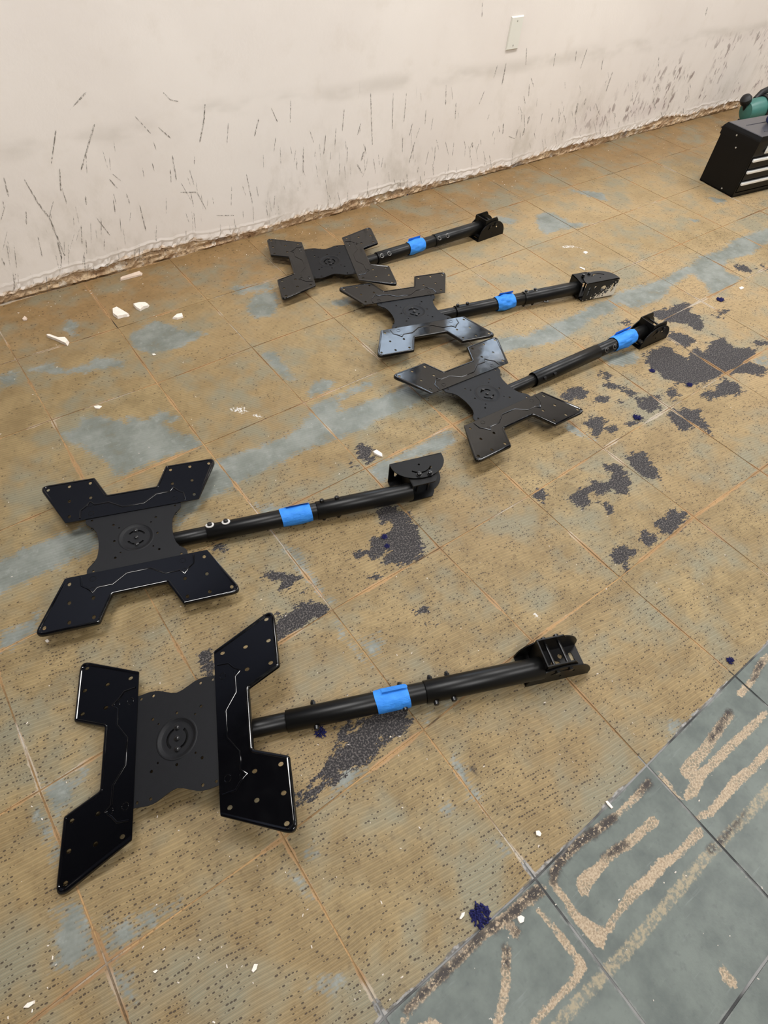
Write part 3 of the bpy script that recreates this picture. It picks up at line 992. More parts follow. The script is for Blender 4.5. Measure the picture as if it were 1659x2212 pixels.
def scuff_lines():
    L = []

    def seg(o, s, pts):
        L.append(crop(o, s, pts))
    s1, s2 = 830 / 1659, 829 / 1659
    for p in ([(240, 570, 6), (222, 700, 4)], [(405, 545, 8), (352, 725, 6)], [(365, 405, 8), (310, 465, 3)], [(105, 775, 4), (160, 870, 8), (215, 945, 7), (280, 1105, 8)], [(258, 735, 5), (262, 820, 6)], [(270, 820, 4), (285, 870, 5)],
              [(18, 775, 6), (35, 840, 7)], [(885, 450, 5), (880, 520, 8), (862, 615, 6)], [(1255, 440, 5), (1253, 520, 4)], [(1600, 410, 5), (1607, 620, 5)], [(1115, 520, 6), (1100, 580, 8)], [(745, 680, 6), (760, 770, 6)], [(548, 845, 6), (558, 875, 6)],
              [(605, 895, 4), (628, 990, 6)], [(420, 945, 4), (470, 1010, 5)], [(590, 510, 4), (645, 570, 4)], [(690, 555, 4), (730, 590, 6)], [(1065, 760, 4), (1088, 870, 5)], [(1210, 645, 4), (1212, 700, 4)], [(1310, 640, 4), (1308, 740, 4)],
              [(1570, 660, 10), (1560, 690, 8)], [(1545, 715, 8), (1562, 745, 7)], [(1485, 480, 4), (1478, 560, 4)], [(1405, 590, 4), (1398, 660, 4)], [(780, 830, 4), (850, 830, 6), (890, 905, 3)], [(940, 930, 4), (1005, 930, 6)], [(112, 920, 5), (114, 960, 6)],
              [(370, 855, 7), (372, 875, 7)], [(478, 780, 5), (500, 805, 7)], [(490, 755, 4), (520, 778, 4)], [(705, 400, 4), (735, 430, 5), (770, 438, 3)], [(1175, 475, 4), (1195, 520, 4)], [(350, 980, 4), (354, 1045, 5)], [(165, 1030, 4), (180, 1100, 5)], [(10, 1120, 7), (18, 1140, 6)],
              [(250, 1050, 7), (265, 1110, 7)], [(490, 870, 4), (497, 915, 5)], [(665, 620, 4), (672, 640, 4)], [(985, 540, 4), (980, 615, 3)], [(1555, 540, 5), (1545, 575, 5)], [(1450, 560, 4), (1445, 640, 4)], [(1500, 640, 4), (1497, 700, 3)], [(735, 740, 5), (738, 780, 4)], [(820, 740, 4), (835, 790, 4)]):
        seg((0, 0), s1, p)
    for p in ([(423, 20, 4), (422, 70, 4)], [(525, 280, 5), (510, 360, 6)], [(487, 290, 5), (475, 330, 5)], [(615, 215, 5), (612, 275, 4)], [(875, 215, 5), (850, 290, 4)], [(830, 225, 4), (826, 260, 4)], [(740, 230, 4), (732, 280, 3)], [(985, 315, 7), (960, 390, 6)], [(945, 255, 4), (938, 300, 4)],
              [(267, 375, 5), (265, 450, 5)], [(310, 450, 5), (306, 510, 5)], [(430, 400, 5), (410, 450, 4)], [(130, 620, 5), (108, 700, 6)], [(95, 410, 4), (85, 520, 4)], [(38, 410, 4), (35, 550, 4)], [(220, 640, 4), (217, 690, 4)], [(300, 620, 4), (295, 670, 4)], [(625, 510, 11), (620, 530, 9)], [(605, 560, 11), (600, 580, 9)],
              [(835, 450, 12), (828, 490, 10)], [(870, 430, 9), (865, 450, 8)], [(727, 512, 10), (725, 522, 8)], [(380, 620, 10), (381, 632, 8)], [(1395, 38, 9), (1390, 60, 7)], [(1620, 140, 12), (1615, 155, 8)], [(515, 540, 7), (512, 575, 6)], [(575, 565, 8), (570, 590, 6)], [(540, 590, 4), (560, 598, 4)], [(635, 340, 4), (645, 370, 4)], [(120, 540, 4), (110, 580, 4)], [(180, 480, 4), (176, 530, 4)], [(150, 560, 4), (140, 590, 4)]):
        seg((830, 0), s2, p)
    rq = random.Random(77)
    for _ in range(230):
        x = rq.uniform(0, 1500)
        base = 655 - 0.266 * x
        up = abs(rq.gauss(0, 0.45)) * (330 - 0.11 * x) * 0.75 + 25
        ln = rq.uniform(8, 42) * (1.0 - 0.0003 * x)
        a = rq.gauss(0.06, 0.14)
        w = rq.uniform(1.0, 2.4)
        L.append([(x, base - up, w), (x + a * ln, base - up + ln, w * 0.8)])
    return L


M_SCUFF = scuff_material()
sb = MB()
for ln in scuff_lines():
    pts = [(Vector(wl(q[0], q[1])), q[2] * (0.36 if q[2] > 2.45 else 0.6)) for q in ln]
    for (p, w), (p2, w2) in zip(pts[:-1], pts[1:]):
        d = (p2 - p).normalized()
        sd = Vector((d.z, 0, -d.x))
        px_m = lambda P: np.linalg.norm(np.array(P) - np.array([0, 0, CAM_H])) / F
        a1, a2 = sd * w * 0.5 * px_m(p), sd * w2 * 0.5 * px_m(p2)
        off = Vector((0, -0.0008, 0))
        e = d * (0.004 if len(pts) == 2 else 0.0)
        mid = (p + p2) / 2
        sb.add([p - e * 2 + off, p + a1 + off, p2 + a2 + off, p2 + e * 2 + off, p2 - a2 + off, p - a1 + off], [(0, 1, 2, 3, 4, 5)])
obj('scuff_marks', sb.build('scuff_marks'), M_SCUFF, wall_back, kind='stuff')

# ------------------------------------------------------------------ blank cover plate on the wall
M_COVER = simple('ivory_plastic', (226, 224, 214), 0.35)
M_SCREW = simple('painted_screw', (176, 174, 164), 0.5)
op = obj('cover_plate', None, label='blank white outlet cover plate on the cream wall', category='wall plate')
op.location = (2.3675, WALL_Y, 0.576)
pb = MB()
ol = []
for (d_, y_) in ((0, 0), (0, -0.0022), (0.0035, -0.0062)):
    ol.append([(-0.036 + d_, y_, -0.058 + d_), (0.036 - d_, y_, -0.058 + d_), (0.036 - d_, y_, 0.058 - d_), (-0.036 + d_, y_, 0.058 - d_)])
pb.add([p for r in ol for p in r], [(k * 4 + i, k * 4 + (i + 1) % 4, k * 4 + 4 + (i + 1) % 4, k * 4 + 4 + i) for k in range(2) for i in range(4)] + [(8, 9, 10, 11)])
obj('plate', pb.build('plate'), M_COVER, op)
for z in (-0.042, 0.042):
    obj('screw', MB().lathe([(0, 0.0032), (0.0010, 0.0030), (0.0014, 0.0016)], frame((0, -0.0062, z), (0, -1, 0), (0, 0, 1)), 12).build('screw', True), M_SCREW, op)

# ------------------------------------------------------------------ the television mounts
M_GLOSS = NT('glossy_black_paint')
tc = M_GLOSS.new('ShaderNodeTexCoord').outputs['Object']
wv = M_GLOSS.bump(M_GLOSS.noise(tc, 14, 2, 0.5), 0.10, 0.004)
M_GLOSS.out(s2l(6, 6, 8), M_GLOSS.ss(M_GLOSS.noise(tc, 40, 3), 0.3, 0.8, 0.07, 0.14), 0, wv, 0.5)
M_GLOSS = M_GLOSS.mat
M_MATTE = NT('matte_black_powder_coat')
tc = M_MATTE.new('ShaderNodeTexCoord').outputs['Object']
M_MATTE.out(M_MATTE.mix(M_MATTE.noise(tc, 60, 3), s2l(11, 12, 15), s2l(16, 17, 21)), 0.55, 0, M_MATTE.bump(M_MATTE.noise(tc, 900, 2), 0.25, 0.0004), 0.28)
M_MATTE = M_MATTE.mat
M_TUBE = NT('satin_black_tube')
tc = M_TUBE.new('ShaderNodeTexCoord').outputs['Object']
M_TUBE.out(M_TUBE.mix(M_TUBE.noise(tc, 30, 3), s2l(5, 5, 5), s2l(8, 8, 8)), 0.36, 0, M_TUBE.bump(M_TUBE.noise(tc, 1200, 2), 0.15, 0.0003), 0.3)
M_TUBE = M_TUBE.mat
M_BRKT = simple('black_bracket_paint', (6, 6, 7), 0.42, spec=0.25, nscale=40)
M_BOLT = simple('black_bolt', (18, 18, 19), 0.3)
M_WASH = simple('pale_washer', (206, 204, 200), 0.3, nscale=80)
M_ZINC = simple('zinc_washer', (128, 126, 122), 0.35, metal=0.6)
nt_ = NT('blue_masking_tape')
tc = nt_.new('ShaderNodeTexCoord').outputs['Object']
nt_.out(nt_.mix(nt_.noise(tc, 60, 4), s2l(34, 116, 212), s2l(66, 150, 236)), 0.6, 0, nt_.bump(nt_.noise(nt_.mapv(tc, (0, 0, 0.6), (1, 2.5, 2.5)), 70, 4, 0.65), 0.7, 0.003), 0.3)
M_TAPE = nt_.mat
npt = NT('bracket_with_old_paint')
P_ = npt.new('ShaderNodeTexCoord').outputs['Object']
xx = npt.sep(P_)
pm = npt.m('MULTIPLY', npt.ss(npt.m('ADD', npt.noise(npt.mapv(P_, (0, 0, 0), (1, 1, 1)), 120, 4, 0.65), npt.m('MULTIPLY', npt.m('SUBTRACT', npt.m('ADD', npt.m('MULTIPLY', xx[0], 0.45), xx[1]), 0.020), 6.0)), 0.50, 0.54), npt.m('LESS_THAN', xx[2], 0.0005))
npt.out(npt.mix(pm, s2l(10, 10, 11), s2l(226, 216, 198)), 0.5)
M_BRKT_PAINT = npt.mat


def round_poly(pts, radii, seg=6):
    out = []
    n = len(pts)
    for i in range(n):
        p, a, b = Vector(pts[i]), Vector(pts[i - 1]), Vector(pts[(i + 1) % n])
        d1, d2 = (a - p).normalized(), (b - p).normalized()
        ang = d1.angle(d2)
        r = radii[i]
        t = r / math.tan(ang / 2)
        t = min(t, 0.45 * (a - p).length, 0.45 * (b - p).length)
        p1, p2 = p + d1 * t, p + d2 * t
        for k in range(seg + 1):
            s = k / seg
            out.append(tuple((1 - s) ** 2 * p1 + 2 * s * (1 - s) * p + s * s * p2))
    return out


def inset_poly(pts, ds):
    """CCW polygon, inset every edge i (from i to i+1) by ds[i]"""
    n = len(pts)
    lines = []
    for i in range(n):
        a, b = Vector(pts[i]), Vector(pts[(i + 1) % n])
        d = (b - a).normalized()
        nrm = Vector((-d.y, d.x))
        lines.append((a + nrm * ds[i], d))
    out = []
    for i in range(n):
        (p, d), (q, e) = lines[i - 1], lines[i]
        cr = d.x * e.y - d.y * e.x
        t = ((q.x - p.x) * e.y - (q.y - p.y) * e.x) / cr
        out.append(tuple(p + d * t))
    return out


mm = 0.001
WING = [(-160, 82), (160, 82), (223, 217), (89, 217), (60, 150), (-60, 150), (-89, 217), (-223, 217)]
WHOLES = [(200, 200), (150, 200), (100, 200), (150, 150), (100, 150), (150, 100)]


def wing_mesh():
    prof = [(0, -9.0), (0.0, -3.0), (0.8, -1.0), (2.2, 0.0), (5.2, 0.0), (6.4, -1.2), (9.0, -1.2)]
    base_r = [4, 4, 16, 6, 6, 6, 6, 16]
    sgn = [1, 1, 1, 1, -1, -1, 1, 1]
    rings = []
    for d, z in prof:
        q = inset_poly(WING, [0] + [d] * 7)
        rr = [max(base_r[i] - d * sgn[i] * 0.9, 1.2) for i in range(8)]
        ring = round_poly(q, rr)
        rings.append([(x * mm, y * mm, (max(z, -3.0 if d == 0 and z < -2 else -1.2) if y < 84.5 else z) * mm) for x, y in ring])
        if z in (0.0,):
            rings[-1] = [(x, y, (-1.2 * mm if y < 84.5 * mm else z_)) for x, y, z_ in rings[-1]]
    mb = MB()
    n = len(rings[0])
    for k in range(len(rings) - 1):
        mb.add(rings[k] + rings[k + 1], [(i, (i + 1) % n, (i + 1) % n + n, i + n) for i in range(n)])
    holes = []
    for sx in (1, -1):
        for (hx, hy) in WHOLES:
            holes.append([(p[0] * mm, p[1] * mm) for p in oval(sx * hx, hy, 4.0, 5.2, 10)])
    inner = [(x, y) for x, y, z in rings[-1]]
    v, f = cdt(inner, holes)
    mb.add([(x, y, -1.2 * mm) for x, y in v], f)
    for h in holes:
        k = len(h)
        mb.add([(x, y, -1.2 * mm) for x, y in h] + [(x, y, -3.4 * mm) for x, y in h], [(i, i + k, (i + 1) % k + k, (i + 1) % k) for i in range(k)])
    return mb.build('wing_plate', True, True)


def rib_mesh():
    pts = [(-126, 88), (-124, 112), (-112, 122), (-101, 136), (-91, 124), (-58, 124), (-26, 101), (26, 101), (58, 124), (91, 124), (101, 136), (112, 122), (124, 112), (126, 88)]
    mb = MB()
    mb.sweep([(x * mm, y * mm, -1.3 * mm) for x, y in pts], 2.3 * mm, 8, None, 0.8)
    for sx in (1, -1):
        for (cx, cy, r) in ((101 * sx, 127, 6.0), (100 * sx, 98, 6.5)):
            mb.sweep([((cx + r * math.cos(a)) * mm, (cy + r * math.sin(a)) * mm, -1.3 * mm) for a in [2 * math.pi * k / 14 for k in range(15)]], 1.1 * mm, 6, None, 0.8)
    return mb.build('stamped_rib', True)


def center_mesh(deep):
    o = []
    vs = [-92, -80, -70, -63, -55, -46, -38, -25, -12, 0, 12, 25, 38, 46, 55, 63, 70, 80, 92]
    prof_w = ([(0, 85.5), (12, 86), (25, 87.5), (38, 90), (46, 94), (55, 101), (63, 109), (70, 113), (95, 114)] if deep else
              [(0, 92), (10, 94), (20, 98), (30, 103), (40, 107), (50, 109), (62, 109), (76, 107), (95, 107)])
    wid = lambda v: float(np.interp(abs(v), [q[0] for q in prof_w], [q[1] for q in prof_w]))
    for v in vs:
        o.append((wid(v) * mm, v * mm))
    for v in reversed(vs):
        o.append((-wid(v) * mm, v * mm))
    holes = []
    for sx in (1, -1):
        for sy in (1, -1):
            holes.append(oval(sx * 50 * mm, sy * 50 * mm, 3.2 * mm, 3.2 * mm, 8))
            holes.append(oval(sx * 37.5 * mm, sy * 37.5 * mm, 2.2 * mm, 2.2 * mm, 8))
            holes.append(oval(sx * 99 * mm, sy * 76 * mm, 3.0 * mm, 3.0 * mm, 8))
            holes.append(oval(sx * 99 * mm, sy * 50 * mm, 3.2 * mm, 3.2 * mm, 8))
        holes.append(oval(sx * 50 * mm, 0, 3.0 * mm, 3.0 * mm, 8))
    disc = oval(0, 0, 42 * mm, 42 * mm, 40)
    mb = MB()
    zt, zbm = -3.6 * mm, -6.0 * mm
    plate(mb, o, holes + [disc], zbm, zt)
    pr = [(42, -3.6), (40.5, -2.9), (38.5, -2.9), (36, -4.2), (32, -5.6), (29, -5.8)]
    for (r1, z1), (r2, z2) in zip(pr[:-1], pr[1:]):
        a_, b_ = oval(0, 0, r1 * mm, r1 * mm, 40), oval(0, 0, r2 * mm, r2 * mm, 40)
        mb.add([(x, y, z1 * mm) for x, y in a_] + [(x, y, z2 * mm) for x, y in b_], [(i, (i + 1) % 40, (i + 1) % 40 + 40, i + 40) for i in range(40)])
    sl = [arcslot(0, 0, 20 * mm, math.radians(20), math.radians(140), 2.4 * mm), arcslot(0, 0, 20 * mm, math.radians(200), math.radians(320), 2.4 * mm)]
    plate(mb, oval(0, 0, 29 * mm, 29 * mm, 40), sl, -8.0 * mm, -5.8 * mm)
    return mb.build('center_plate', True, False)


def hexbolt(r, h, dome=True):
    mb = MB()
    mb.lathe([(0, r * 1.25), (0.0012, r * 1.25), (0.0013, r), (h * 0.8, r), (h, r * 0.72)], None, 12)
    mb.lathe([(h, r * 0.4), (h - 0.0001, r * 0.38)], None, 6)
    return mb.build('bolt', True)


ME_WING, ME_RIB, ME_CENTER, ME_CENTER_W = wing_mesh(), rib_mesh(), center_mesh(True), center_mesh(False)
ME_HUBBOLT = hexbolt(0.0048, 0.0045)


def bracket_mesh(name):
    """u-shaped ceiling bracket: x along the base, z away from the base, y across"""
    mb = MB()
    L2, W2, t = 0.077, 0.0365, 0.003
    o = round_poly([(-L2, -W2), (L2, -W2), (L2, W2), (-L2, W2)], [0.004] * 4, 3)
    holes = [slot(0.056, 0, 0.014, 0.0045, math.pi / 2), slot(-0.056, 0, 0.014, 0.0045, math.pi / 2), oval(0.030, 0.014, 0.006, 0.006, 12), oval(-0.030, -0.014, 0.006, 0.006, 12), oval(0.012, -0.004, 0.013, 0.011, 16)]
    plate(mb, o, holes, 0, t)
    ear = [(-L2, 0.0)]
    for k in range(0, 21):
        a = math.pi - math.pi * k / 20
        ear.append((0.0765 * math.cos(a), 0.012 + 0.060 * math.sin(a)))
    ear.append((L2, 0.0))
    eh = [oval(0.0, 0.024, 0.0032, 0.0032, 10), arcslot(0.0, 0.018, 0.036, math.radians(35), math.radians(140), 0.0026, 12)]
    for sy in (1, -1):
        # ear sheet stands on the long edge: (x, height) plane
        M = Matrix(((1, 0, 0, 0), (0, 0, -1, sy * (W2 - t / 2) + t / 2), (0, 1, 0, 0), (0, 0, 0, 1)))
        plate(mb, ear, eh, 0, t, M)
    return mb.build(name, False, False)


def pivot_mesh():
    mb = MB()
    w, t = 0.0322, 0.003
    x0 = -0.036
    # web across the pole end
    plate(mb, round_poly([(-w, 0.012), (w, 0.012), (w, 0.084), (-w, 0.084)], [0.002] * 4, 2), [], 0, t, Matrix(((0, 0, 1, x0), (1, 0, 0, 0), (0, 1, 0, 0), (0, 0, 0, 1))))
    fl_ = round_poly([(x0, 0.020), (x0 + 0.045, 0.020), (x0 + 0.078, 0.052), (x0 + 0.078, 0.068), (x0 + 0.066, 0.084), (x0, 0.084)], [0.002, 0.006, 0.006, 0.006, 0.006, 0.002], 3)
    for sy in (1, -1):
        M = Matrix(((1, 0, 0, 0), (0, 0, -1, sy * (w - t / 2) + t / 2), (0, 1, 0, 0), (0, 0, 0, 1)))
        plate(mb, fl_, [], 0, t, M)
    return mb.build('pivot_bracket', False, False)


ME_PIVOT = pivot_mesh()
ME_BRACKET = bracket_mesh('ceiling_bracket')
ME_BRACKET_P = bracket_mesh('ceiling_bracket')


def pivot_bolt_mesh():
    mb = MB()
    mb.lathe([(-0.0408, 0.0035), (0.044, 0.0035)], None, 10)
    mb.lathe([(0.0365, 0.0085), (0.0378, 0.0085), (0.0380, 0.0062), (0.0445, 0.0062), (0.0455, 0.0045)], None, 12)
    mb.lathe([(-0.0365, 0.0062), (-0.0405, 0.0062)], None, 6)
    return mb.build('pivot_bolt', True)


ME_PBOLT = pivot_bolt_mesh()


def tube_mesh(name, s0, s1, r, wall=0.002):
    mb = MB()
    seg = 32
    mb.lathe([(s0 + 0.004, r - wall), (s0, r - wall), (s0, r - 0.0005), (s0 + 0.0006, r), (s1 - 0.0006, r), (s1, r - 0.0005), (s1, r - wall), (s1 - 0.004, r - wall)], None, seg, False)
    return mb.build(name, True)


def tape_mesh(s0, s1, r, baggy, seed):
    rg = random.Random(seed)
    mb = MB()
    na, ns = 40, 16
    ph = [rg.uniform(0, 6.28) for _ in range(10)]
    V, Fc = [], []
    for i in range(ns + 1):
        t = i / ns
        for k in range(na):
            a = 2 * math.pi * k / na
            cr = 0.5 * math.sin(3 * a + ph[0] + 4 * t) + 0.35 * math.sin(7 * a + ph[1] - 9 * t) + 0.3 * math.sin(5 * a + 13 * t + ph[2]) + 0.3 * math.sin(11 * a + 5 * t + ph[3])
            env = math.sin(math.pi * min(max(t, 0.02), 0.98)) ** 0.4
            rr = r + 0.0012 + (0.0004 + 0.0024 * baggy) * (cr + 0.8) * env + baggy * 0.0022 * env
            sk = 0.0022 * math.sin(a + ph[4]) + 0.0012 * math.sin(2 * a + ph[5])
            V.append((s0 + (s1 - s0) * t + sk * (1 if t < 0.5 else 0.6), rr * math.cos(a), rr * math.sin(a)))
    for i in range(ns):
        for k in range(na):
            a, b = i * na + k, i * na + (k + 1) % na
            Fc.append((a, a + na, b + na, b))
    mb.add(V, Fc)
    # loose end of the tape folded over as a second layer with a little rolled lip
    a0 = math.radians(60 + rg.uniform(-20, 20))
    V, Fc = [], []
    nk, nl = 14, 4
    for i in range(nl + 1):
        t = i / nl
        for k in range(nk + 1):
            a = a0 - k / nk * math.radians(150)
            rr = r + 0.0026 + 0.0032 * baggy + (0.004 + 0.006 * baggy if k == 0 else (0.002 if k == 1 else 0))
            V.append((s0 + (s1 - s0) * (0.18 + 0.78 * t) + 0.002 * math.sin(k * 0.9), rr * math.cos(a), rr * math.sin(a)))
    for i in range(nl):
        for k in range(nk):
            p = i * (nk + 1) + k
            Fc.append((p, p + nk + 1, p + nk + 2, p + 1))
    mb.add(V, Fc)
    return mb.build('tape_wrap', True)


MOUNTS = [
    # plate centre, u axis, v axis (fitted from the hole pattern), pole pixels, bolt roll, bracket base centre, direction, facing
    dict(c=(-0.05516, 0.48331, 0.0596), u=(0.40479, 0.91441, 0.00016), v=(0.88931, -0.39372, 0.23263), flip=True, pole=[(565, 1570), (1165, 1443)], z=(0.024, 0.045), roll=90,
         ab=(620, 1563), bc=(917, 1494), tape=[(810, 1508), (880, 1494)], baggy=0.2, bolts=[((680, 1545), 'B', 0), ((868, 1500), 'B', 0), ((934, 1488), 'C', 0), ((972, 1480), 'C', 0)],
         base=(0.70, 0.179, 0.0), yaw=-22, face='up', swivel=90, rC=0.0245, rB=0.0225, label='nearest black TV ceiling mount, its plate tilted toward the bare grey tiles'),
    dict(c=(0.06215, 0.9904, 0.05009), u=(0.95007, -0.31161, -0.01642), v=(0.31182, 0.95007, 0.01199), flip=False, pole=[(385, 1165), (885, 1062)], z=(0.0242, 0.0415), roll=-18,
         ab=(448, 1150), bc=(684, 1100), tape=[(608, 1117), (672, 1103)], baggy=0.2, bolts=[((457, 1148), 'B', 1), ((491, 1140), 'B', 1), ((697, 1098), 'C', 0), ((729, 1091), 'C', 0)],
         base=(0.7850, 0.8080, 0.0412), yaw=-15.6, face='cam', swivel=0, rC=0.0245, rB=0.0225, label='black TV ceiling mount with two white washers on its pole'),
    dict(c=(1.16776, 0.9262, 0.05556), u=(0.99912, -0.04177, -0.00246), v=(0.04178, 0.99911, 0.00611), flip=False, pole=[(1125, 832), (1390, 715)], z=(0.0262, 0.046), roll=62,
         ab=(1152, 821), bc=(1288, 757), tape=[(1322, 742), (1364, 722)], baggy=0.9, bolts=[((1165, 815), 'B', 0), ((1186, 805), 'B', 0), ((1299, 752), 'C', 2), ((1316, 745), 'C', 2)],
         base=(1.94, 0.884, 0.0), yaw=-2, face='up', swivel=0, rC=0.0225, rB=0.0245, label='black TV ceiling mount with blue tape right beside its ceiling bracket'),
    dict(c=(1.24708, 1.4055, 0.0520), u=(0.96402, -0.2658, 0.00339), v=(0.26582, 0.96394, -0.01247), flip=False, pole=[(965, 678), (1243, 622)], z=(0.0242, 0.0415), roll=-5,
         ab=(983, 675), bc=(1130, 645), tape=[(1070, 656), (1108, 649)], baggy=1.0, bolts=[((987, 673), 'B', 0), ((1008, 669), 'B', 0), ((1134, 644), 'C', 2), ((1153, 640), 'C', 2)],
         base=(1.983, 1.1585, 0.0412), yaw=-13.4, face='away', swivel=0, rC=0.0245, rB=0.0225, label='black TV ceiling mount with white paint residue on its bracket'),
    dict(c=(1.1690, 1.8462, 0.0505), u=(0.368, 0.92982, 0.00356), v=(0.92841, -0.36765, 0.05367), flip=True, pole=[(800, 562), (1035, 490)], z=(0.0262, 0.045), roll=48,
         ab=(813, 558), bc=(937, 520), tape=[(880, 537), (913, 528)], baggy=0.6, bolts=[((820, 556), 'B', 2), ((836, 551), 'B', 2), ((943, 518), 'C', 2), ((960, 513), 'C', 2)],
         base=(1.936, 1.774, 0.0), yaw=2, face='up', swivel=90, rC=0.0245, rB=0.0225, label='farthest black TV ceiling mount, nearest to the cream wall'),
]


def tube_bolt_mesh(r, tail):
    mb = MB()
    mb.lathe([(-(r + tail), 0.0036), (-(r + tail - 0.0005), 0.004), (r, 0.004)], None, 10)
    mb.lathe([(-(r - 0.001), 0.0062), (-(r + tail * 0.55), 0.0062)], None, 6)
    mb.lathe([(r - 0.001, 0.0058), (r + 0.0065, 0.0058), (r + 0.0075, 0.0046)], None, 12)
    return mb.build('tube_bolt', True)


def ring_mesh(r0, r1, x, t):
    mb = MB()
    mb.lathe([(x, r0), (x, r1), (x + t, r1), (x + t, r0), (x, r0)], None, 20, False)
    return mb.build('washer', True)


for mi, m in enumerate(MOUNTS):
    u, v, c = Vector(m['u']), Vector(m['v']), Vector(m['c'])
    if m['flip']:
        u = -u
    nrm = u.cross(v).normalized()
    Mp = Matrix(((u.x, v.x, nrm.x, c.x), (u.y, v.y, nrm.y, c.y), (u.z, v.z, nrm.z, c.z), (0, 0, 0, 1)))
    P0 = Vector(fl(*m['pole'][0], m['z'][0]))
    P1 = Vector(fl(*m['pole'][1], m['z'][1]))
    ax = (P1 - P0).normalized()
    Ltot = (P1 - P0).length
    root = obj('tv_mount', None, label=m['label'], category='TV mount', group='TV ceiling mounts laid out on the floor')
    root.location = (c.x, c.y, 0)
    root.rotation_euler = (0, 0, math.atan2(ax.y, ax.x))
    Mroot = Matrix.Translation((c.x, c.y, 0)) @ Matrix.Rotation(math.atan2(ax.y, ax.x), 4, 'Z')
    inv = Mroot.inverted()
    add = lambda name, me, mat, M, par=root, lab=None: obj(name, me, mat, par, (inv @ M) if par is root else M, lab)
    add('center_plate', ME_CENTER_W if m['flip'] else ME_CENTER, M_MATTE, Mp, lab='matte black centre plate')
    for k in (0, 1):
        w = add('wing_plate', ME_WING, M_GLOSS, Mp @ Matrix.Rotation(math.pi * k, 4, 'Z'), lab='glossy black wing plate')
        add('stamped_rib', ME_RIB, M_GLOSS, Matrix.Identity(4), w)
    sw = Matrix.Rotation(math.radians(m['swivel']), 4, 'Z')
    for k in (-21, 0, 21):
        add('hub_bolt', ME_HUBBOLT, M_BOLT, Mp @ sw @ T3((0, k * mm, -5.8 * mm)) @ XtoZ)
    # tilting head under the plate
    hd = MB()
    dep = min(c.z - 0.006, 0.048)
    hd.lathe([(-0.0095, 0.034), (-0.016, 0.036), (-0.022, 0.030), (-dep, 0.024)], XtoZ, 24)
    add('tilt_head', hd.build('tilt_head', True), M_TUBE, Mp)

    def sp(q):
        best = min(((np.linalg.norm(pix(P0 + ax * s) - np.array(q)), s) for s in np.linspace(-0.1, Ltot + 0.05, 800)))
        return best[1]
    Mt = frame(P0, ax, (0, 0, 1))
    sAB, sBC = sp(m['ab']), sp(m['bc'])
    rA, rB, rC = 0.0190, m['rB'], m['rC']
    s_start = -((P0 - Vector((c.x, c.y, P0.z))).length) + 0.048
    add('inner_tube', tube_mesh('inner_tube', s_start, sAB + 0.02, rA), M_TUBE, Mt)
    add('middle_tube', tube_mesh('middle_tube', sAB, (sBC + 0.02) if rC > rB else sBC, rB), M_TUBE, Mt)
    add('outer_tube', tube_mesh('outer_tube', sBC if rC > rB else sBC - 0.02, Ltot + 0.004, rC), M_TUBE, Mt)
    t0, t1 = sp(m['tape'][0]), sp(m['tape'][1])
    rt = rC if t0 > sBC else rB
    add('tape_wrap', tape_mesh(t0, t1, rt, m['baggy'], mi), M_TAPE, Mt, lab='blue masking tape')
    ro = math.radians(m['roll'])
    bdir = Vector((0, -math.sin(ro), math.cos(ro)))  # in pole frame: y is left of the pole, z up
    for (q, seg, wsh) in m['bolts']:
        s = sp(q)
        rr = rC if seg == 'C' else rB
        Mb = Mt @ frame((s, 0, 0), bdir, (1, 0, 0))
        bo = add('tube_bolt', tube_bolt_mesh(rr, 0.010 if abs(m['roll']) > 40 else max(0.0008, min(0.010, (P0 + ax * s).z - rr - 0.0015))), M_BOLT, Mb)
        if wsh:
            add('washer', ring_mesh(0.0062, 0.0105 if wsh == 1 else 0.0088, rr - 0.001, 0.0022), M_WASH if wsh == 1 else M_ZINC, Matrix.Identity(4), bo, 'white washer' if wsh == 1 else 'grey washer')
    # ceiling bracket
    ya = math.radians(m['yaw'])
    bx = Vector((math.cos(ya), math.sin(ya), 0))
    if m['face'] == 'up':
        bz = Vector((0, 0, 1))
    elif m['face'] == 'cam':
        bz = Vector((math.sin(ya), -math.cos(ya), 0))
    else:
        bz = Vector((-math.sin(ya), math.cos(ya), 0))
    Mb = frame(m['base'], bx, bz)
    pt = mi == 3
    add('ceiling_bracket', ME_BRACKET_P if pt else ME_BRACKET, M_BRKT_PAINT if pt else M_BRKT, Mb, lab='black bracket with white paint residue' if pt else None)
    # the pivot bracket follows the pole end
    e = Mb.inverted() @ P1
    Mv = Mb @ T3((e.x + 0.036 + 0.002, 0, 0 if m['face'] != 'cam' else 0.006))
    add('pivot_bracket', ME_PIVOT, M_BRKT, Mv)
    for (px_, pz_) in ((-0.006, 0.054), (0.024, 0.058)):
        add('pivot_bolt', ME_PBOLT, M_BOLT, Mv @ T3((px_, 0, pz_)) @ Matrix.Rotation(-math.pi / 2 if m['face'] == 'away' else math.pi / 2, 4, 'Z'))

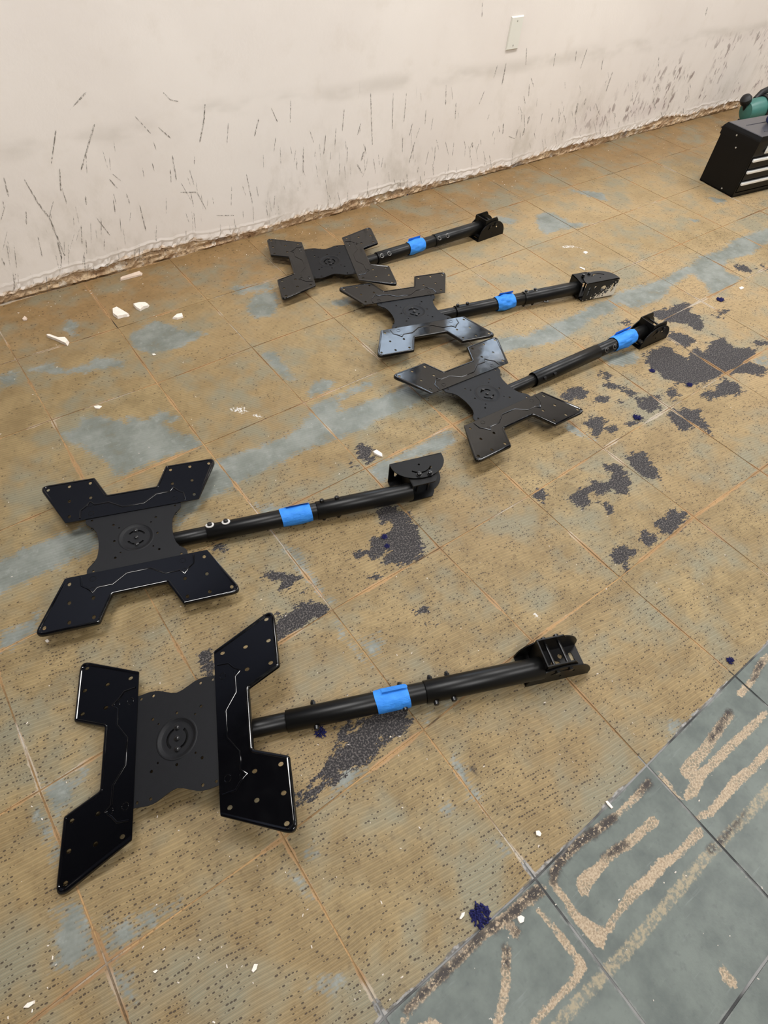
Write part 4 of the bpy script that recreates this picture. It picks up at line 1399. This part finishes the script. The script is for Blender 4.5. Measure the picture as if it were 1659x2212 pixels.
# ------------------------------------------------------------------ tool chest at the right edge
M_CHEST = simple('black_chest_paint', (3, 3, 4), 0.4, spec=0.25, nscale=30)
M_LID = simple('lid_top_sheen_grey', (62, 62, 68), 0.3, spec=0.6, nscale=60)  # glossy sheen of the black lid top put into a lighter grey colour
M_CHROME = simple('polished_aluminium', (244, 244, 242), 0.3, metal=0.25)
M_RIVET = simple('steel_rivet', (190, 186, 176), 0.35, metal=0.5)
tcx = Vector((3.347, 1.437, 0))
fx = Vector((0.9926, -0.1215, 0)).normalized()
Mc = frame(tcx, fx, (0, 0, 1))  # x along the front, y to the back
ch = obj('tool_chest', None, label='black metal tool chest with three chrome-trimmed drawers', category='tool chest')
ch.matrix_world = Mc
CW, CD = 0.52, 0.217
b = MB()
t = 0.002
b.box((0, 0, 0.004), (t, CD, 0.225)).box((CW - t, 0, 0.004), (CW, CD, 0.225)).box((0, CD - t, 0.004), (CW, CD, 0.225)).box((0, 0, 0.004), (CW, CD, 0.008))
b.box((0, 0, 0.188), (CW, t, 0.225)).box((0, 0, 0.004), (CW, 0.006, 0.020)).box((0, 0, 0.0), (CW, 0.012, 0.005)).box((0, CD - 0.012, 0.0), (CW, CD, 0.005))
b.box((0, 0.001, 0.008), (0.010, 0.004, 0.19)).box((CW - 0.010, 0.001, 0.008), (CW, 0.004, 0.19))
b.box((t, 0.19, 0.008), (CW - t, CD - t, 0.22))
obj('body', b.build('body'), M_CHEST, ch)
b = MB()
lp = [(-0.004, -0.004), (CW + 0.004, -0.004), (CW + 0.004, CD + 0.004), (-0.004, CD + 0.004)]
lv, lf = [], []
for (d_, z_) in ((0, 0.222), (0, 0.256), (0.003, 0.262), (0.016, 0.277), (0.020, 0.279)):
    for (x_, y_) in lp:
        sx_, sy_ = (1 if x_ < CW / 2 else -1), (1 if y_ < CD / 2 else -1)
        lv.append((x_ + sx_ * d_ * (0.3 if d_ < 0.02 else 0.4), y_ + sy_ * d_ * (0.25 if y_ < 0.1 else 1.0), z_))
for k in range(4):
    for i in range(4):
        lf.append((k * 4 + i, k * 4 + (i + 1) % 4, k * 4 + 4 + (i + 1) % 4, k * 4 + 4 + i))
b.add(lv, lf + [(16, 17, 18, 19)])
lme = b.build('lid')
lme.materials.append(M_CHEST)
lme.materials.append(M_LID)
for pg in lme.polygons:
    if pg.normal.z > 0.6:
        pg.material_index = 1
lid = obj('lid', lme, None, ch)
rb = MB()
for (x0, y0, x1, y1) in ((0.05, 0.135, 0.47, 0.135), (0.07, 0.045, 0.45, 0.045)):
    rb.sweep([(x0, y0, 0.279), (x1, y1, 0.279)], 0.0022, 8)
obj('lid_rib', rb.build('lid_rib', True), M_LID, lid)
for k, (z0, z1) in enumerate(((0.134, 0.185), (0.080, 0.131), (0.026, 0.077))):
    d = MB().box((0.011, -0.002, z0), (CW - 0.011, 0.17, z1), bev=0.0015)
    dr = obj('drawer', d.build('drawer'), M_CHEST, ch)
    pz = z1 - 0.011
    pl = MB().box((0.012, -0.0125, pz - 0.006), (CW - 0.012, -0.0015, pz + 0.006), bev=0.002)
    obj('drawer_pull', pl.build('drawer_pull', True), M_CHROME, dr, label='bright aluminium drawer pull')
la = MB()
la.box((0.072, -0.009, 0.200), (0.100, -0.0045, 0.246), bev=0.002).box((0.076, -0.014, 0.208), (0.096, -0.008, 0.230), bev=0.002)
obj('latch', la.build('latch', True), M_CHROME, ch, label='chrome draw latch')
for (y_, z_, x_) in ((0.128, 0.244, -0.004), (0.105, 0.196, 0.0), (0.075, 0.016, 0.0)):
    obj('rivet', MB().lathe([(0, 0.004), (0.0012, 0.0036), (0.0018, 0.002)], frame((x_, y_, z_), (-1, 0, 0), (0, 0, 1)), 12).build('rivet', True), M_RIVET, ch)

# small rounded thing standing on the lid at the edge of the picture
cap_p = Mc @ Vector((0.21, 0.118, 0.282))
M_NAVY = simple('navy_blue_plastic', (38, 44, 74), 0.3)
M_CLEARG = simple('pale_grey_plastic', (190, 192, 188), 0.2)
cp = obj('bottle', None, label='small bottle lying on the tool chest lid with dark blue cap', category='bottle')
cp.location = cap_p
obj('cap', MB().lathe([(0, 0.017), (0.004, 0.0205), (0.026, 0.021), (0.034, 0.017), (0.036, 0.010)], frame((-0.036 + 0.03, 0, 0.0195), (-1, -0.15, 0), (0, 0, 1)), 24).build('cap', True), M_NAVY, cp)
obj('body', MB().lathe([(0, 0.013), (0.006, 0.013), (0.02, 0.019), (0.10, 0.019), (0.11, 0.015)], frame((-0.008, 0, 0.0195), (1, 0.15, 0), (0, 0, 1)), 24).build('body', True), M_CLEARG, cp)

# teal and black power tool behind the chest
M_TEAL = simple('teal_tool_plastic', (58, 112, 104), 0.45, nscale=30)
M_BLKP = simple('black_rubber', (16, 17, 19), 0.55)
tp = Vector((4.33, 1.985, 0.0))
pt = obj('power_tool', None, label='teal and black power tool lying behind the tool chest', category='power tool')
Mt = frame(tp, (0.985, -0.17, 0), (0, 0, 1))
pt.matrix_world = Mt
I4 = Matrix.Identity(4)
obj('shoe', MB().box((-0.15, -0.10, 0.0), (0.20, 0.06, 0.010), I4, 0.003).box((-0.06, -0.06, 0.010), (0.12, 0.04, 0.05), I4, 0.008).build('shoe', True), M_BLKP, pt, label='black base shoe')
Mh = frame((0, 0, 0.105), (0.97, -0.1, 0.12), (0, 0, 1))
obj('motor_housing', MB().lathe([(-0.072, 0.030), (-0.066, 0.050), (-0.02, 0.060), (0.05, 0.060), (0.15, 0.056), (0.158, 0.035)], Mh, 28).build('motor_housing', True), M_TEAL, pt, label='teal motor housing')
obj('band', MB().lathe([(0.040, 0.060), (0.040, 0.067), (0.085, 0.067), (0.085, 0.058)], Mh, 28).build('band', True), M_BLKP, pt)
obj('front_knob', MB().lathe([(0, 0.014), (0.03, 0.016), (0.045, 0.030), (0.068, 0.033), (0.084, 0.022), (0.088, 0.008)], frame((-0.055, 0.02, 0.10), (-0.45, 0.1, 0.85), (1, 0, 0)), 20).build('front_knob', True), M_BLKP, pt)
hb = MB()
hb.sweep([(0.00, 0.03, 0.150), (0.05, 0.04, 0.178), (0.13, 0.05, 0.190), (0.21, 0.05, 0.17), (0.25, 0.04, 0.11)], [0.014, 0.017, 0.019, 0.018, 0.016], 12)
obj('rear_handle', hb.build('rear_handle', True), M_BLKP, pt)

# ------------------------------------------------------------------ plaster chips, crumbs, tufts, loose washer
M_CHIP = simple('broken_plaster', (230, 220, 208), 0.8, nscale=120, namt=0.12, bump=0.4)
M_CHIPP = simple('grimy_plaster', (206, 186, 168), 0.85, nscale=90, namt=0.15, bump=0.4)


def chip_mesh(poly_px, th, seed):
    """broken flake: the outline seen in the photo, lying on the floor, with thickness"""
    rg = random.Random(seed)
    w = world2(poly_px)
    cen = w.mean(0)
    n = len(w)
    top = [((p - cen) * 0.90) for p in w]
    V = [(p[0] - cen[0], p[1] - cen[1], 0.0006) for p in w] + [(p[0] + rg.uniform(-1, 1) * 0.0008, p[1] + rg.uniform(-1, 1) * 0.0008, th * rg.uniform(0.75, 1.15)) for p in top] + [(0, 0, th * 1.05)]
    Fc = [(i, (i + 1) % n, (i + 1) % n + n, i + n) for i in range(n)] + [(n + i, n + (i + 1) % n, 2 * n) for i in range(n)] + [tuple(reversed(range(n)))]
    return mesh('plaster_chip', V, Fc), cen


cN = lambda p: crop((0, 560), 600 / 1659, p)
CHIPS = [
    ('large angular white plaster chip between two others near the wall', cN([(672, 305), (700, 292), (775, 338), (765, 345), (740, 348), (705, 358), (675, 335)]), 0.010, 0),
    ('white plaster chip with a small lump, closest to the wall strip', cN([(797, 280), (835, 268), (870, 265), (893, 278), (885, 290), (862, 298), (838, 312), (815, 300)]), 0.010, 0),
    ('small wedge-shaped white plaster chip right of the other chips', cN([(1030, 358), (1060, 338), (1090, 330), (1096, 350), (1060, 362)]), 0.008, 0),
    ('long narrow white plaster splinter lying apart on the left', cN([(278, 458), (292, 455), (360, 480), (400, 478), (415, 498), (405, 520), (345, 492), (285, 468)]), 0.010, 0),
    ('long beige plaster strip lying beside the wall foot', cN([(716, 120), (728, 112), (840, 78), (852, 84), (848, 98), (740, 126), (720, 130)]), 0.007, 1),
    ('tiny pinkish plaster chip at the far left below the wall', cN([(136, 365), (150, 348), (165, 355), (160, 366), (142, 370)]), 0.006, 1),
    ('small white plaster flake ringed around a dark spot', cN([(560, 882), (590, 874), (610, 880), (592, 897), (568, 892)]), 0.003, 0),
    ('small thin white flake on the grey green patch', cN([(908, 568), (925, 566), (935, 572), (915, 577)]), 0.003, 0),
    ('narrow cream splinter beyond the painted bracket', crop((1220, 570), 130 / 1659, [(400, 100), (430, 95), (555, 155), (545, 180), (420, 120)]), 0.003, 0),
    ('white flake on the floor left of the blue fibre tuft', cM([(805, 510), (820, 475), (838, 468), (835, 490), (815, 517)]), 0.004, 0),
    ('pair-lobed white flake on the black adhesive trail', cM([(1150, 500), (1175, 488), (1195, 500), (1190, 530), (1165, 540), (1155, 520)]), 0.004, 0),
    ('white flake lying on adhesive left of the grey tile seam', cG([(1545, 765), (1565, 762), (1580, 780), (1570, 797), (1550, 790)]), 0.004, 0),
    ('thin bent white sliver across the grey tile seam', cL([(563, 903), (578, 898), (612, 940), (600, 948), (575, 920)]), 0.003, 0),
    ('pale splinter at the bottom left corner of the picture', crop((0, 1700), 700 / 1659, [(122, 1130), (140, 1105), (182, 1090), (178, 1108), (150, 1130)]), 0.004, 0),
    ('pale flake right of the nearest crossing of orange joints', crop((0, 1700), 700 / 1659, [(785, 945), (800, 934), (810, 940), (795, 955)]), 0.003, 0),
    ('upright pale sliver on the dotted adhesive near the bottom edge', crop((0, 1700), 700 / 1659, [(1285, 940), (1305, 905), (1322, 906), (1312, 935), (1295, 952)]), 0.004, 0),
    ('white chip beside the charcoal patch near the half-round bracket', cB([(1140, 1115), (1165, 1105), (1200, 1125), (1205, 1150), (1180, 1145), (1150, 1130)]), 0.005, 0),
    ('small white flake right of the white floor scuff by the far bracket', cD([(652, 367), (665, 361), (680, 366), (668, 376)]), 0.003, 0),
    ('white flake on pale tile at the right edge', cD([(1500, 560), (1515, 553), (1528, 562), (1510, 571)]), 0.004, 0),
    ('small white chip beside the glossy tip of the second nearest mount', cF([(225, 312), (240, 303), (247, 312), (235, 320)]), 0.004, 0),
]
for i, (lb, poly, th, k) in enumerate(CHIPS):
    me, cen = chip_mesh(poly, th, i)
    o = obj('plaster_chip', me, M_CHIPP if k else M_CHIP, label=lb, category='plaster chip', group='plaster chips fallen on the floor')
    o.location = (cen[0], cen[1], 0.0)

rg = random.Random(11)
cb = MB()
for i in range(380):
    if i < 240:
        q = (rg.uniform(0, 1659), rg.uniform(600, 2212))
    else:
        q = (rg.uniform(0, 1659), 0)
        q = (q[0], 668 - 0.266 * q[0] + abs(rg.gauss(0, 16)) + 6)
    p = fl(*q)
    if p[1] > WALL_Y - 0.01:
        continue
    r = rg.uniform(0.0005, 0.0013)
    a = rg.uniform(0, 6.28)
    l = r * rg.uniform(1, 2.6)
    M = Matrix.Translation((p[0], p[1], 0.0004)) @ Matrix.Rotation(a, 4, 'Z')
    cb.add([(-l, -r, 0), (l, -r * 0.6, 0), (l * 0.8, r, 0), (-l * 0.7, r * 0.8, 0), (-l * 0.5, 0, r * 1.1), (l * 0.5, 0, r * 1.2)], [(0, 1, 5, 4), (1, 2, 5), (2, 3, 4, 5), (3, 0, 4), (3, 2, 1, 0)], M)
obj('plaster_crumbs', cb.build('plaster_crumbs'), M_CHIP, label='tiny pale plaster crumbs scattered over the floor', category='crumbs', kind='stuff')

M_TUFT = simple('navy_carpet_fibre', (24, 26, 84), 0.9, nscale=200, namt=0.5)
TUFTS = [('largest navy blue fibre tuft, beside the grey tile seam', (1037, 1978), 0.016), ('navy blue fibre tuft below the nearest mount pole', (692, 1582), 0.010), ('navy blue fibre tuft on charcoal patch between two mount poles', (830, 1160), 0.007),
         ('navy blue fibre speck just under a tuft on the charcoal patch', (836, 1180), 0.006), ('dark blue fibre tuft at the wall foot above the far mount', (1061, 369), 0.012), ('dark blue fibre tuft at the wall foot near the picture centre', (877, 420), 0.010),
         ('navy fibre tuft on pale tan floor right of the painted bracket', (1555, 648), 0.013), ('navy fibre tuft left edge of the big charcoal patch', (1408, 802), 0.009), ('navy fibre tuft on the small charcoal flake by the wing tip', (1375, 902), 0.011),
         ('navy fibre tuft at lower rim of the big charcoal patch', (1490, 832), 0.009), ('navy fibre speck beside the right hand grey tile seam', (1577, 1428), 0.008)]
for i, (lb, q, r) in enumerate(TUFTS):
    rgt = random.Random(50 + i)
    p = fl(*q)
    tb = MB()
    for k in range(80):
        a, rad = rgt.uniform(0, 6.28), r * math.sqrt(rgt.random())
        b0 = Vector((rad * math.cos(a), rad * math.sin(a), 0.0))
        d = Vector((rgt.uniform(-1, 1), rgt.uniform(-1, 1), 0)).normalized() * r * 0.45
        hgt = rgt.uniform(0.15, 0.5) * r
        tb.sweep([b0, b0 + d * 0.5 + Vector((0, 0, hgt)), b0 + d + Vector((0, 0, hgt * 0.3))], r * 0.10, 4)
    o = obj('fibre_tuft', tb.build('fibre_tuft'), M_TUFT, label=lb, category='fibre tuft', group='navy carpet fibre tufts')
    o.location = (p[0], p[1], 0.0009)
p = fl(1179, 651)
o = obj('loose_washer', MB().lathe([(0, 0.0045), (0, 0.010), (0.0022, 0.010), (0.0022, 0.0045), (0, 0.0045)], XtoZ, 20, False).build('loose_washer', True), M_ZINC, label='loose grey washer on the floor beside a mount pole', category='washer')
o.location = (p[0], p[1], 0.0006)
